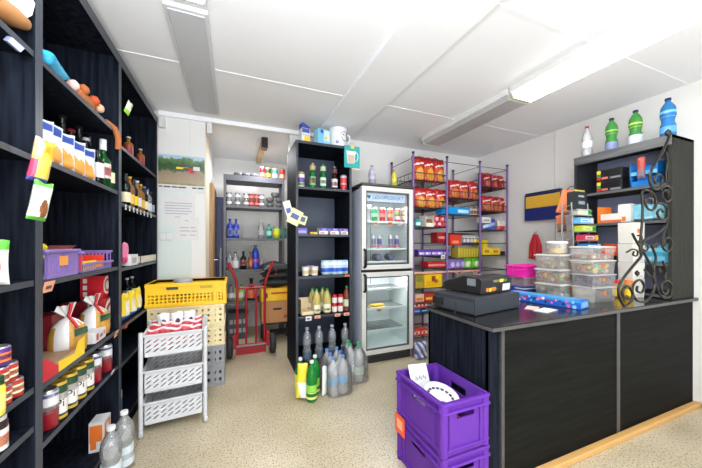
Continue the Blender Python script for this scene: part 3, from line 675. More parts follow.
# ================================================================= WHITE BASKET TROLLEY
tr = thing('basket_trolley', 'white plastic trolley with three slotted baskets on castors', 'trolley', (-.405, 2.535, 0), math.radians(5))
WP = mat((208, 210, 214), .4)
W2, D2 = .182, .18
SLOT = [(-.95, -.7), (-.65, -.7), (-.35, -.7), (.32, 0), (.95, .7), (.65, .7), (.35, .7), (-.32, 0)]
for k, zb in enumerate((.07, .285, .53)):
    bt = MB(); hh = .145
    bt.box(0, 0, zb + .004, W2 * 2 - .03, D2 * 2 - .03, .008, WP)
    for p0, p1, n in (((-W2 + .01, -D2, 0), (W2 - .01, -D2, 0), (0, -1, 0)), ((-W2 + .01, D2, 0), (W2 - .01, D2, 0), (0, 1, 0)), ((-W2 + .008, -D2, 0), (-W2 + .008, D2, 0), (-1, 0, 0)), ((W2 - .008, -D2, 0), (W2 - .008, D2, 0), (1, 0, 0))):
        wall8(bt, p0, p1, n, zb, .025, 1, 1, HOLE8(.001), WP, .006); wall8(bt, p0, p1, n, zb + .025, .095, 8, 3, SLOT, WP, .006); wall8(bt, p0, p1, n, zb + .12, .025, 1, 1, HOLE8(.001), WP, .006)
    bk = bt.build('basket_tray', tr)
    m = MB()
    for sg in (-1, 1): m.box(0, sg * (D2 + .006), zb + hh, W2 * 2, .018, .012, WP); m.box(sg * (W2), 0, zb + hh, .016, D2 * 2 + .03, .012, WP)
    m.build('tray_rim', bk, bevel=.003)
for sx in (-1, 1):
    for sy in (-1, 1):
        MB().tube([(sx * (W2 + .012), sy * (D2 + .006), .05), (sx * (W2 + .012), sy * (D2 + .006), .70)], .014, WP, 10).build('post', tr)
        c_ = MB(); c_.lathe([(.004, -.012), (.024, -.012), (.026, 0), (.024, .012), (.004, .012)], mat((196, 198, 202), .4), 14)
        c_.build('castor', tr, (sx * (W2 + .012), sy * (D2 + .006) - .01, .027), rot=(PI / 2, 0, PI / 2 + .3))
    MB().tube([(sx * (W2 + .012), -D2, .25), (sx * (W2 + .012), D2, .25)], .008, WP, 8).build('side_rail', tr)
PKT = mat((214, 78, 90), .35)
def zpink(u, v):
    if v > .93: return mat((238, 226, 226), .3)
    if disc(u, v, .5, .5, .16): return mat((230, 150, 150), .3)
    return PKT
k = 0
for iy, yy in enumerate((-.09, .02, .12)):
    for ix in range(5):
        x = -.135 + ix * .067; l = Vector((x, yy, .555)); l = Matrix.Rotation(math.radians(5), 4, 'Z') @ l + tr.location
        bag('pink and white packet in the top trolley basket, %s row, %s' % (('front', 'middle', 'back')[iy], ords(5)[ix]), l, .085, .135 + .012 * iy + .01 * (ix % 2), .05, zpink, 'pink packets in the trolley', math.radians(-6 + (ix * 7) % 13 - 6), 'snack_packet', 'packet', 60 + k, 0, (-.12 + .06 * (ix % 3), .05 * (ix % 2) - .03, math.radians(-8 + 5 * ix))); k += 1
for ix, x in enumerate((-.085, .0, .08)):
    l = Matrix.Rotation(math.radians(5), 4, 'Z') @ Vector((x, .06, .64)) + tr.location
    bag('white bag with dark picture at the back of the pink packets, ' + ords(3)[ix], l, .085, .13, .05, lambda u, v: mat((70, 60, 66), .4) if disc(u, v, .55, .4, .22) else mat((236, 234, 240), .35), 'white bags above the pink packets', .2 * ix - .2, 'snack_packet', 'packet', 80 + ix, 0, (-.2, .1 * ix - .1, .15 * ix))
tag(MB().lathe([(.004, 0), (.06, .005), (.07, .03), (.05, .035)], mat((70, 66, 70), .5), 12).build('dark_pouch', None, Matrix.Rotation(math.radians(5), 4, 'Z') @ Vector((.0, .02, .294)) + tr.location), 'dark grey pouch lying in the middle trolley basket', 'pouch')

# ================================================================= STOREROOM
bs = thing('storage_shelf', 'dark grey open shelf in the storeroom behind the red hand truck', 'shelf', (.29, 4.38, 0)); L = -bs.location
DG = mat((86, 88, 96), .5)
for x in (-.115, .655): MB().b2(x - .015, x + .015, 4.2, 4.56, 0, 2.235, DG).build('side_panel', bs, L)
for z in (.52, .95, 1.38, 1.82): MB().b2(-.10, .64, 4.2, 4.56, z - .03, z, DG).build('shelf_board', bs, L)
MB().b2(-.10, .64, 4.2, 4.56, 2.16, 2.235, DG).build('top_board', bs, L)
def bx(px, y=4.33): return xm(px, y)
# top of storage shelf
for i, (px, c) in enumerate(((238.5, None), (246, None), (254, None))):
    tag(MB().lathe([(.03, 0), (.06, .02), (.065, .035), (.06, .05)], clear((150, 150, 155), .5), 14).build('glass_bowl', None, (bx(px), 4.32, 2.236)), 'small glass bowl on top of the storage shelf, ' + ords(3)[i], 'bowl', 'bowls on the storage shelf top')
for i, (px, b, bb) in enumerate(((262.5, RED, SILV), (268.3, DKGRN, GOLD), (275.3, mat((70, 150, 150), .4), YEL), (282.5, RED, mat((130, 60, 50), .4)))):
    can(('red can', 'green can with gold top', 'teal and yellow can', 'red can with brown band')[i] + ' on top of the storage shelf', (bx(px, 4.3), 4.3, 2.236), .155, .036, b, bb, [(.15, .5, [mat((220, 130, 120), .4), GOLD, PAPER, mat((190, 150, 120), .4)][i])], 'cans on the storage shelf top')
# glasses shelf 1.82
for i, (px, n) in enumerate(((229, 3), (237.5, 3), (246, 3), (251, 2), (256.5, 2), (261.5, 2))):
    c = clear((232, 232, 236), .2) if i not in (3, 4) else clear((226, 120, 116), .3)
    for k in range(2):
        g = thing('drinking_glass', '%s drinking glass on the upper storage shelf, %s, %s' % ('pink' if i in (3, 4) else 'clear', ords(6)[i] + ' column', ('lower', 'stacked on top')[k]), 'glass', (bx(px), 4.30, 1.821 + .093 * k), 0, 'glasses on the storage shelf')
        MB().lathe([(.028, 0), (.03, .006), (.036, .09)], c, 12).build('glass_wall', g)
        MB().lathe([(.0365, .03), (.038, .06)], WHITE if i not in (3, 4) else mat((220, 110, 110), .4), 12).build('printed_band', g)
for i, (px, dz, r) in enumerate(((270, 0, .05), (279, 0, .05), (270, .075, .055), (279, .075, .055), (275, .15, .06))):
    tag(MB().lathe([(r * .6, 0), (r, .03), (r, .062), (r * .93, .068), (r * .93, .02)], clear((150, 152, 156), .38), 14).build('glass_bowl', None, (bx(px), 4.31, 1.821 + dz)), 'stacked glass bowl at right of the upper storage shelf, ' + ('bottom left', 'bottom right', 'second layer left', 'second layer right', 'topmost')[i], 'bowl', 'glass bowls stacked on the storage shelf')
# shelf 1.38
for i, px in enumerate((230, 236)):
    bottle('blue spray bottle with white label on the storage shelf, ' + ords(2)[i], (bx(px), 4.32, 1.381), .265, .042, 'liquor', mat((50, 64, 170), .3), NAVY, [(.12, .5, mat((90, 110, 200), .4)), (.2, .4, WHITE)], 'blue bottles on the storage shelf')
bottle('clear bottle with silver cap on the middle storage shelf', (bx(261), 4.32, 1.381), .25, .043, 'liquor', DPET, SILV, [(.2, .45, GREYP)])
bottle('teal bottle with green label on the middle storage shelf', (bx(269), 4.32, 1.381), .21, .04, 'liquor', mat((40, 140, 130), .3), TEAL, [(.2, .5, mat((150, 210, 200), .4))])
for i, (px, c, lb) in enumerate(((276.5, LIME, 'lime tub with glass on the middle storage shelf'), (283, mat((36, 120, 96), .4), 'dark green tub at right of the middle storage shelf'))):
    jar(lb, (bx(px), 4.30, 1.381), .18, .05, c, clear((226, 230, 230), .25), [(.3, .6, [YEL, TEAL][i])])
tag(MB().lathe([(.035, 0), (.04, .01), (.058, .13), (.06, .135)], clear((220, 224, 228), .25), 14).build('glass_vase', None, (bx(278), 4.42, 1.381 + .0)), 'tall clear glass vase behind the lime tub', 'vase')
# shelf .95
for i, (px, hh, r, k_, b, c, bn, lb) in enumerate(((229.5, .24, .042, 'liquor', DPET, GREY, [(.1, .5, GREYP)], 'clear bottle with grey label at left of the lower storage shelf'),
        (235.5, .24, .042, 'liquor', CLEAR, BLACK, [(.1, .5, WHITE)], 'clear bottle with white label and black cap on lower storage shelf'),
        (243.3, .25, .043, 'wine', DGLASS, BLACK, [(.2, .5, mat((130, 90, 96), .4)), (.3, .38, RED)], 'dark wine bottle with pinkish label on lower storage shelf'),
        (250.5, .24, .034, 'liquor', LIQ, BROWN, [(.15, .5, mat((190, 110, 60), .4))], 'amber bottle beside the blue bottle on lower storage shelf'),
        (255.3, .33, .052, 'pet', mat((30, 66, 170), .3), NAVY, [(.28, .42, mat((170, 70, 170), .4))], 'large blue water bottle on lower storage shelf'))):
    bottle(lb, (bx(px), 4.30, .951), hh, r, k_, b, c, bn)
tag(MB().lathe([(.03, 0), (.036, .12)], clear((230, 232, 236), .25), 14).build('drinking_glass', None, (bx(261.5), 4.3, .951)), 'single clear glass right of the blue bottle', 'glass')
# shelf .52
for i, (px, c, lb) in enumerate(((231, mat((120, 120, 128), .3), 'grey bottle at left of the lowest storage shelf'), (236.5, LIME, 'yellow green bottle left on the lowest storage shelf'), (241, mat((150, 190, 70), .4), 'yellow green bottle right on the lowest storage shelf'))):
    bottle(lb, (bx(px), 4.29, .521), .22, .04, 'oil', c, DKGRN, [(.2, .5, PAPER)])
# bottom box
b_ = thing('plastic_crate', 'dark folded crate under the storage shelf, left of hand truck', 'crate', (.05, 4.36, 0))
bb = MB(); bb.box(0, 0, .17, .25, .26, .34, mat((74, 78, 86), .5))
for k in range(4): bb.box(-.085 + .056 * k, -.131, .24, .04, .004, .06, GREYP); bb.box(-.085 + .056 * k, -.131, .12, .04, .004, .06, GREYP)
bb.build('crate_body', b_, bevel=.004); MB().box(0, 0, .345, .27, .28, .02, mat((60, 63, 70), .5)).build('rim', b_, bevel=.003)
tag(MB().b2(-.05, .05, -.012, .012, 0, 1.95, NAVY).build('leaning_board', None, (-.18, 4.40, 0.0), 0, .003), 'narrow navy board standing between door and storage shelf', 'board')
tag(MB().tube([(-.175, 4.34, 0.0), (-.17, 4.35, 1.0), (-.168, 4.36, 1.25)], .018, GREYP, 10).build('standing_pole', None), 'pale grey pole standing beside the navy board', 'pole')
# hand truck
HT = mat((160, 16, 30), .35); ht = thing('hand_truck', 'red two wheeled hand truck standing in the doorway', 'hand truck', (.19, 3.58, 0))
def rail(sx):
    return [(sx * .155, .06, .06), (sx * .155, .05, .78), (sx * .165, .045, .86), (sx * .235, .03, 1.05)]
for sx in (-1, 1):
    MB().tube(rail(sx), .016, HT, 10).build('side_rail', ht)
    MB().tube([(sx * .228, .032, 1.03), (sx * .25, .027, 1.085)], .022, HT, 10).build('grip', ht)
    MB().tube([(sx * .27, -.05, 1.0), (sx * .285, -.03, .96), (sx * .28, -.0, .93), (sx * .262, .025, .93)] if sx > 0 else [(sx * .25, .03, 1.04), (sx * .262, 0, 1.02)], .006, HT, 6).build('hand_guard', ht)
    MB().tube([(sx * .055, .06, .06), (sx * .055, .055, .72), (sx * .04, .055, .79), (0, .055, .82)], .012, HT, 8).build('inner_tube', ht)
    w = MB(); w.lathe([(.03, -.035), (.09, -.035), (.115, -.022), (.12, 0), (.115, .022), (.09, .035), (.03, .035)], mat((40, 40, 44), .7), 24); wo = w.build('wheel', ht, (sx * .235, -.02, .12), rot=(0, PI / 2, 0))
    MB().lathe([(.01, -.037), (.06, -.037), (.06, .037), (.01, .037)], mat((120, 120, 124), .4), 16).build('hub', wo)
    MB().b2(sx * .185 - .02, sx * .185 + .02, -.04, .06, .10, .26, HT).build('wheel_bracket', ht, bevel=.004)
MB().tube([(-.155, .05, .78), (.155, .05, .78)], .013, HT, 8).build('cross_bar', ht)
MB().tube([(-.16, .055, .11), (.16, .055, .11)], .014, HT, 8).build('cross_bar', ht)
MB().b2(-.17, .17, .04, .062, .0, .085, HT).build('toe_plate', ht, bevel=.003)
MB().b2(-.16, .16, .062, .24, .0, .006, HT).build('toe_plate', ht)
MB().tube([(-.21, -.02, .12), (.21, -.02, .12)], .01, GREY, 8).build('axle', ht)
tb = bottle('bottle with orange label and dark neck standing behind the hand truck', (.232, 4.10, .0), .30, .06, 'wine', DGLASS, BLACK, [(.1, .5, mat((220, 110, 80), .4))])
tb.location = (.225, 4.28, .521)
# boxes at the right of the doorway
bench = thing('shelf_rack', 'low black wire shelf under the cardboard box', 'rack', (.52, 4.02, 0))
for sx in (-1, 1):
    for sy in (-1, 1): MB().b2(sx * .17 - .012, sx * .17 + .012, sy * .12 - .012, sy * .12 + .012, 0, .27, BLACK).build('leg', bench)
m = MB()
for k in range(7): m.b2(-.18, .18, -.13 + .043 * k - .01, -.13 + .043 * k + .01, .25, .27, BLACK)
m.build('shelf_top', bench)
m = MB()
for k in range(5): m.b2(-.17, .17, -.10 + .05 * k - .012, -.10 + .05 * k + .012, .1, .115, BLACK)
m.build('lower_shelf', bench)
cb = thing('cardboard_box', 'brown cardboard box with a hand hole on the low rack', 'box', (.53, 4.02, .271))
MB().box(0, 0, .14, .40, .28, .28, mat((196, 144, 96), .8, bump=.08)).build('box_body', cb, bevel=.003)
m = MB(); m.lathe([(.0001, 0), (.028, 0)], BLACK, 12); m.add([(-.05, -.1405, .165), (.05, -.1405, .165), (.06, -.1405, .19), (-.06, -.1405, .19)], [(0, 1, 2, 3)], mat((30, 24, 20), .7)); m.build('hand_hole', cb)
m = MB(); m.add([(.08, -.1405, .05), (.13, -.1405, .05), (.13, -.1405, .09), (.08, -.1405, .09)], [(0, 1, 2, 3)], mat((150, 100, 64), .7)); m.build('stamp', cb)
yb = thing('plastic_crate', 'shallow yellow crate on the cardboard box behind the hand truck', 'crate', (.53, 4.02, .552))
m = tray(.42, .29, .17, .01, CY); m.build('crate_body', yb, bevel=.003)
m = MB(); m.front(.42, .29, .17, [(.3, .55, .8, .68, RED), (.08, .3, .2, .65, mat((60, 50, 40), .5)), (.85, .3, .95, .65, mat((60, 50, 40), .5))]); m.build('crate_marking', yb)
BGM = mat((34, 42, 42), .45, bump=.4, scale=12)
for i, (dx, dz, w_, h_, lb) in enumerate(((-.02, .735, .44, .07, 'lowest'), (.0, .825, .42, .06, 'middle'), (.0, .92, .40, .08, 'topmost'))):
    tag(bag_mesh(w_, .30, h_ * 1.5, lambda u, v: BGM, 50 + i).build('folded_bag', None, (.55 + dx, 3.90, dz + .05), 0, 0, (-PI / 2 + .05 * i, 0, .06 * i)), 'black folded bag heaped above the yellow crate, ' + lb, 'bag', 'black bags heaped in the storeroom')
tag(MB().lathe([(.0, 0), (.03, .01), (.035, .03), (.02, .05)], RED, 10).build('ribbon_bow', None, (.36, 4.25, .96)), 'small red bow on the lower storage shelf edge', 'bow')
tag(MB().b2(-.003, .003, -.003, .003, 0, .68, YEL).build('yellow_strip', None, (.64, 3.72, 0)), 'thin yellow strip standing beside the tall black shelf', 'strip')
# ================================================================= TALL SHELF LEFT OF THE FRIDGE
ms = thing('shelving_unit', 'tall black shelf beside the fridge with drinks and groceries', 'shelving unit', (.875, 3.1, 0)); L = -ms.location
x0, x1, yf, yb_ = .568, 1.165, 2.86, 3.36
for x in (x0, x1 - .024):
    m = MB(); m.b2(x, x + .024, yf, yb_, 0, 2.335, BLK); m.b2(x, x + .024, yf - .002, yf, 0, 2.335, EDGE); m.build('side_panel', ms, L)
MB().b2(x0, x1, yb_, yb_ + .006, 0, 2.335, mat((70, 78, 96), .5)).build('back_panel', ms, L)
m = MB(); m.b2(x0 + .024, x1 - .024, yf, yb_, 2.312, 2.335, BLK); m.b2(x0 + .024, x1 - .024, yf - .002, yf, 2.308, 2.335, EDGE); m.build('top_panel', ms, L)
ML = (.11, .575, .975, 1.40, 1.876)
for z in ML:
    m = MB(); m.b2(x0 + .025, x1 - .025, yf + .004, yb_, z - .024, z, BLK); m.b2(x0 + .025, x1 - .025, yf + .002, yf + .004, z - .024, z, EDGE); m.build('shelf', ms, L)
MB().b2(x0 + .025, x1 - .025, yf + .02, yf + .035, 0, .085, BLK).build('plinth', ms, L)
YS = 2.93
def mx(px, y=YS): return xm(px, y)
# on top
ct = carton('white and blue milk carton with yellow mark on tall shelf', (mx(304.5, 2.97), 2.97, 2.336), .09, .08, .155, PAPER, [(.05, .7, .95, .98, mat((60, 80, 160), .5)), (.3, .08, .95, .5, mat((250, 200, 60), .5)), (.1, .52, .9, .6, mat((170, 180, 210), .5))], rz=.15, name='milk_carton', cat='carton')
MB().prism([(-.045, 0), (.045, 0), (.045, .02), (-.03, .055), (-.045, .05)], -.04, .04, mat((50, 70, 150), .5)).build('folded_top', ct, (0, 0, .155))
carton('light blue box with white print on tall shelf', (mx(322, 2.97), 2.97, 2.336), .145, .09, .17, mat((150, 208, 232), .5), [(.02, .03, .45, .97, mat((120, 190, 226), .5)), (.5, .3, .95, .9, mat((206, 230, 238), .5)), (.2, .74, .42, .95, BLU), (.55, .4, .75, .6, YEL)], rz=.25)
t = thing('white_tub', 'white handled tub with a smiling face on tall shelf', 'tub', (1.055, 2.99, 2.336), .2)
MB().lathe([(.09, 0), (.095, .01), (.098, .19), (.092, .2)], mat((238, 238, 240), .4), 24).build('tub_body', t)
MB().lathe([(.10, .19), (.10, .215), (.085, .22)], mat((244, 244, 246), .4), 24).build('tub_lid', t)
m = MB()
def arc(cx, cz, r, a0, a1, rr, mb, mm, n=10):
    pts = []
    for k in range(n + 1):
        a = a0 + (a1 - a0) * k / n; px = cx + r * math.cos(a); th = px / .1
        pts.append((.1 * math.sin(th), -.1 * math.cos(th), cz + r * math.sin(a)))
    mb.tube(pts, rr, mm, 5)
arc(.03, .11, .04, PI, 2 * PI, .003, m, mat((70, 76, 90), .5)); arc(.03, .115, .055, .2, 2.9, .0025, m, mat((120, 124, 136), .5))
for dx in (.01, .055): arc(dx, .135, .006, 0, 6.2, .003, m, mat((70, 76, 90), .5))
arc(-.06, .05, .012, 0, 6.2, .004, m, mat((60, 90, 190), .5)); m.build('face_print', t)
MB().tube([(.095, -.02, .17), (.13, -.035, .16), (.135, -.037, .1), (.095, -.03, .06)], .01, mat((238, 238, 240), .4), 8).build('handle', t)
# teal hanging card
tc_ = thing('hanging_card', 'teal card picturing a glass of coffee hanging on tall shelf', 'card', tuple(at(352, 157, Y=2.845)), 0)
MB().b2(-.088, .088, -.003, .003, -.115, .115, mat((40, 160, 160), .5)).build('card_board', tc_)
m = MB(); m.add([(-.05, -.0045, -.065), (.025, -.0045, -.065), (.035, -.0045, .06), (-.06, -.0045, .06)], [(0, 1, 2, 3)], mat((200, 170, 150), .5))
m.add([(-.057, -.0055, .02), (.03, -.0055, .02), (.035, -.0055, .06), (-.06, -.0055, .06)], [(0, 1, 2, 3)], mat((238, 230, 224), .5))
m.tube([(.03, -.005, .045), (.06, -.005, .045), (.068, -.005, 0), (.055, -.005, -.04), (.027, -.005, -.045)], .005, mat((226, 236, 236), .4), 6)
m.tube([(-.062, -.005, .065), (-.048, -.005, -.07), (.022, -.005, -.07), (.038, -.005, .065)], .004, mat((226, 236, 236), .4), 6); m.build('coffee_glass_picture', tc_)
tag(MB().b2(-.045, .045, -.002, .002, -.035, .035, CREAM).build('card', None, tuple(at(356, 166.5, Y=2.855))), 'small cream card tucked under the teal coffee card', 'card')
tag(MB().b2(-.02, .02, -.004, .004, -.012, .012, YEL).build('clip', None, tuple(at(352.5, 147.5, Y=2.838))), 'yellow clip holding the teal coffee card', 'clip')
# shelf 1.876
can('white can with purple label and gold lid at left of drinks shelf', (mx(301), YS, 1.877), .155, .037, mat((226, 226, 230), .35), GOLD, [(.3, .62, mat((110, 70, 150), .4)), (.1, .28, mat((90, 140, 80), .4)), (.85, .93, GREY)])
def beer(label, px, g, cap, bands, hh=.26): return bottle(label, (mx(px), YS, 1.877), hh, .032, 'beer', g, cap, bands, None, name='beer_bottle')
GB = clear((36, 150, 66), .55)
beer('green beer bottle with red and white label', 312.5, GB, GOLD, [(.12, .45, mat((120, 190, 130), .4)), (.2, .4, mat((214, 120, 110), .4)), (.72, .9, mat((180, 160, 120), .4))])
beer('green beer bottle with white label beside the dark one', 323, GB, GRN, [(.12, .45, PAPER), (.22, .34, mat((150, 210, 170), .4)), (.72, .9, mat((190, 200, 170), .4))])
beer('dark beer bottle with red and white label', 334.5, clear((50, 34, 30), .6), SILV, [(.1, .45, PAPER), (.16, .32, RED), (.7, .88, mat((90, 50, 50), .4))], .25)
can('red and silver can at right of drinks shelf', (mx(343.5), YS, 1.877), .165, .035, mat((190, 190, 196), .3), SILV, [(.05, .35, RED), (.45, .8, mat((206, 60, 70), .4))])
# shelf 1.40
t = carton('purple packet under the hanging papers', (mx(301.5), YS, 1.401), .10, .08, .06, mat((110, 90, 180), .4), [(.1, .2, .9, .6, mat((160, 150, 210), .4))])
carton('flat yellow packet beside the purple one', (mx(313), YS, 1.401), .07, .06, .022, YEL, [(.1, .2, .6, .8, ORG)])
for i, px in enumerate((323, 334, 344.5)):
    carton('purple and white chocolate packet on the tall shelf, ' + ords(3)[i], (mx(px), YS + .02, 1.401), .095, .09, .065, mat((236, 234, 240), .4), [(.0, .55, 1, 1, mat((80, 70, 170), .4)), (.1, .1, .6, .4, mat((196, 150, 120), .4)), (.3, .62, .8, .9, mat((150, 140, 210), .4))], group='purple white packets')
# hanging papers on the side
hg = [('white paper strip hanging on the left edge of tall shelf', (289, 211), .07, .2, -.3, PAPER), ('white and yellow printed card hanging on tall shelf edge', (295, 217), .12, .15, .45, mat((226, 226, 170), .5)), ('pale lime round card at the right of hanging cards', (303, 220), .07, .09, .3, mat((214, 226, 150), .5))]
for i, (lb, p, w_, h_, a, c) in enumerate(hg):
    m = MB(); m.box(0, 0, 0, w_, .003, h_, c); m.add([(-w_ * .35, -.002, -.02), (w_ * .3, -.002, -.02), (w_ * .3, -.002, .03), (-w_ * .35, -.002, .03)], [(0, 1, 2, 3)], mat((90, 96, 150), .6))
    tag(m.build('hanging_card', None, tuple(at(*p, Y=2.845 - .006 * i)), 0, 0, (0, a, 0)), lb, 'card', 'cards hanging on the tall shelf edge')
# shelf .975
for i, (px, yy) in enumerate(((305.5, YS), (314.5, YS), (310.5, YS + .1))):
    t = thing('dessert_cup', 'white and yellow dessert cup, ' + ('front left', 'front right', 'behind the other two')[i], 'cup', (mx(px, yy), yy, .976), 0, 'dessert cups on the tall shelf')
    MB().lathe([(.032, 0), (.038, .085)], mat((238, 236, 232), .4)).lathe([(.0345, .02), (.0365, .055)], [mat((226, 200, 130), .4)] * 18 if False else mat((226, 196, 140), .4)).build('cup_body', t)
    MB().lathe([(.04, .085), (.04, .092)], mat((214, 206, 224), .3)).build('foil_lid', t)
for i, px in enumerate((330, 343)):
    t = thing('water_pack', 'blue and white shrink wrapped roll pack on tall shelf, ' + ords(2)[i], 'pack', (mx(px, 2.96), 2.96, .976), 0, 'blue white packs')
    m = MB()
    for sx in (-1, 1): m.lathe([(.045, 0), (.056, .02), (.056, .12), (.05, .15)], mat((190, 216, 236), .3), 14, sx * .045, 0)
    m.build('pack_body', t)
    m = MB()
    for sx in (-1, 1): m.lathe([(.0575, .03), (.0575, .07)], BLU, 14, sx * .045, 0); m.lathe([(.0572, .1), (.0572, .13)], mat((226, 236, 246), .3), 14, sx * .045, 0)
    m.build('pack_label', t)
price_tag('orange price tag under the right blue white pack', (mx(347, 2.86), 2.857, .975), 0, ORG, .05, .02, 0)
# shelf .575
t = thing('cardboard_tray', 'cream cardboard tray at left of the oil bottles', 'tray', (mx(305.5, 2.98), 2.98, .576))
tray(.13, .2, .15, .004, mat((226, 206, 166), .7), lip=.04).build('tray_body', t)
yel_l = mat((238, 236, 210), .4)
for i, (px, yy) in enumerate(((316.5, YS), (327, YS), (312.5, YS + .1), (322.5, YS + .1))):
    bottle('cooking oil bottle with green cap, ' + ('front left', 'front right', 'back left', 'back right')[i], (mx(px, yy), yy, .576), .255, .042, 'oil', OILM, GRN, [(.06, .38, yel_l), (.3, .38, mat((150, 200, 80), .4)), (.12, .2, mat((200, 170, 70), .4))], 'oil bottles on the tall shelf', name='oil_bottle')
for i, px in enumerate((334.2, 340)):
    for k in range(2):
        jar('small jar with red lid and white label, %s column, %s' % (ords(2)[i], ('lower', 'upper')[k]), (mx(px), YS - .01, .576 + .093 * k), .092, .028, mat((170, 60, 50), .35), RED, [(.08, .68, mat((236, 226, 222), .4))], 'red lidded jars stacked on the tall shelf')
bottle('tall amber bottle with green cap and white green label', (mx(346.6), YS + .0, .576), .27, .04, 'pet', clear((170, 90, 60), .5), GRN, [(.2, .48, mat((210, 222, 190), .4)), (.25, .35, mat((160, 190, 110), .4)), (.02, .14, mat((130, 60, 50), .4))])
for i, (px, c) in enumerate(((308.5, PAPER), (317.5, SALM), (337.5, SALM), (346.5, SALM))):
    price_tag('%s price tag under the oil and jar shelf, %s' % (('white', 'salmon', 'salmon', 'salmon')[i], ords(4)[i]), (mx(px, 2.86), 2.857, .572), 0, c, .06, .045 if i == 0 else .03, 0)
# floor shelf: dark bottles
for i, px in enumerate((307, 319, 332, 345)):
    bottle('large clear water bottle on the lowest tall shelf, ' + ords(4)[i], (mx(px, 2.91), 2.91, .111), .335, .044, 'bulb', DPET, GREYP, [(.08, .3, mat((90, 110, 130), .4))], 'water bottles on the lowest tall shelf')
# ================================================================= DRINK PACKS ON THE FLOOR
def pack_film(label, loc, w, d, h, rz=0, m=FILM):
    mb = MB(); n = 20; vs = []; prof = [(1.0, 0), (1.02, .1), (1.0, .45), (.96, .7), (.7, .93)]
    for r_, z in prof:
        for k in range(n):
            a = 2 * PI * k / n; c, s_ = math.cos(a), math.sin(a); q = (abs(c) ** 6 + abs(s_) ** 6) ** (-1 / 6)
            j = 1 + .02 * math.sin(5 * k + 9 * z); vs.append((w / 2 * r_ * c * q * j, d / 2 * r_ * s_ * q * j, z * h))
    fs = [(i * n + k, i * n + (k + 1) % n, (i + 1) * n + (k + 1) % n, (i + 1) * n + k) for i in range(len(prof) - 1) for k in range(n)]
    mb.add(vs, fs, m, True)
    return tag(mb.build('shrink_film', None, loc, rz), label, 'plastic film', 'shrink film around drink packs')
GSODA = clear((40, 170, 70), .5)
GL = [(.25, .42, mat((150, 214, 80), .4)), (.08, .24, mat((226, 220, 130), .4))]
bottle('large green soda bottle at the front of the floor packs', (.60, 2.355, 0), .33, .047, 'pet', GSODA, WHITE, GL, 'green soda bottles on the floor')
bottle('green soda bottle in yellow white film, leftmost on floor', (.525, 2.45, 0), .33, .045, 'pet', GSODA, WHITE, [(.05, .6, mat((236, 226, 60), .35)), (.05, .25, PAPER)], 'green soda bottles on the floor')
bottle('green soda bottle behind the front green one', (.655, 2.46, 0), .33, .045, 'pet', GSODA, WHITE, GL, 'green soda bottles on the floor')
def zfilm(u, v): return mat((236, 220, 60), .3) if (v > .45 or u + v < .5) else mat((232, 234, 238), .3)
tag(bag_mesh(.085, .28, .03, zfilm, 4).build('torn_film', None, (.515, 2.38, .02), 0, 0, (-.1, .05, -.3)), 'yellow and white torn wrapper at left of the green bottles', 'plastic film')
tag(bag_mesh(.05, .24, .03, lambda u, v: mat((232, 236, 238), .25), 5).build('torn_film', None, (.712, 2.37, .01), 0, 0, (-.08, .1, .5)), 'white torn wrapper at right of the front green bottle', 'plastic film')
BL_ = mat((110, 190, 236), .35)
for i, (x, y) in enumerate(((.79, 2.37), (.888, 2.385), (.80, 2.475), (.90, 2.49), (.80, 2.58), (.90, 2.59))):
    bottle('clear water bottle with blue label in wrapped pack, %s row, %s' % (('front', 'middle', 'back')[i // 2], ords(2)[i % 2]), (x, y, 0), .325, .045, 'pet', CLEARP, mat((90, 130, 200), .4), [(.28, .48, BL_)], 'blue labelled water pack on the floor')
pack_film('clear shrink film around the blue labelled water bottles', (.845, 2.482, .0), .23, .35, .31, .1)
GN = mat((150, 214, 90), .4)
for i, (x, y) in enumerate(((1.10, 2.52), (1.04, 2.60), (1.14, 2.62), (1.06, 2.70))):
    bottle('clear water bottle with green label in wrapped pack, ' + ('front right', 'front left', 'back right', 'back left')[i], (x, y, 0), .335, .046, 'bulb', CLEARP, mat((60, 160, 110), .4), [(.22, .42, mat((210, 228, 214), .4)), (.22, .32, GN)], 'green labelled water pack on the floor')
pack_film('clear shrink film around the green labelled water bottles', (1.09, 2.61, .0), .22, .30, .30, -.1)
# ================================================================= FRIDGE
fr = thing('display_fridge', 'tall silver drinks fridge with two glass doors', 'fridge', (1.585, 3.1, 0)); L = -fr.location
FX0, FX1, FY = 1.264, 1.906, 2.81; CAB = mat((206, 214, 234), .4); FRM = mat((222, 221, 216), .35); INN = mat((240, 245, 245), .4)
m = MB(); m.b2(FX0, FX0 + .03, FY + .05, 3.34, .03, 1.93, CAB); m.b2(FX1 - .03, FX1, FY + .05, 3.34, .03, 1.93, CAB); m.b2(FX0, FX1, 3.32, 3.36, .03, 1.93, CAB)
m.b2(FX0, FX1, FY + .05, 3.34, .10, .13, CAB); m.b2(FX0 + .03, FX1 - .03, FY + .05, 3.32, .99, 1.02, CAB); m.b2(FX0, FX1, FY + .05, 3.34, 1.90, 1.93, CAB); m.build('cabinet', fr, L, bevel=.003)
m = MB(); m.b2(FX0 + .03, FX0 + .034, FY + .06, 3.31, .13, 1.9, INN); m.b2(FX1 - .034, FX1 - .03, FY + .06, 3.31, .13, 1.9, INN); m.b2(FX0 + .034, FX1 - .034, 3.30, 3.32, .13, 1.9, INN); m.b2(FX0 + .034, FX1 - .034, FY + .06, 3.3, .13, .15, INN); m.build('inner_lining', fr, L)
m = MB(); m.b2(FX0 - .012, FX1, FY - .02, 3.35, 1.93, 1.955, mat((70, 66, 62), .4)); m.build('top_cover', fr, L, bevel=.006)
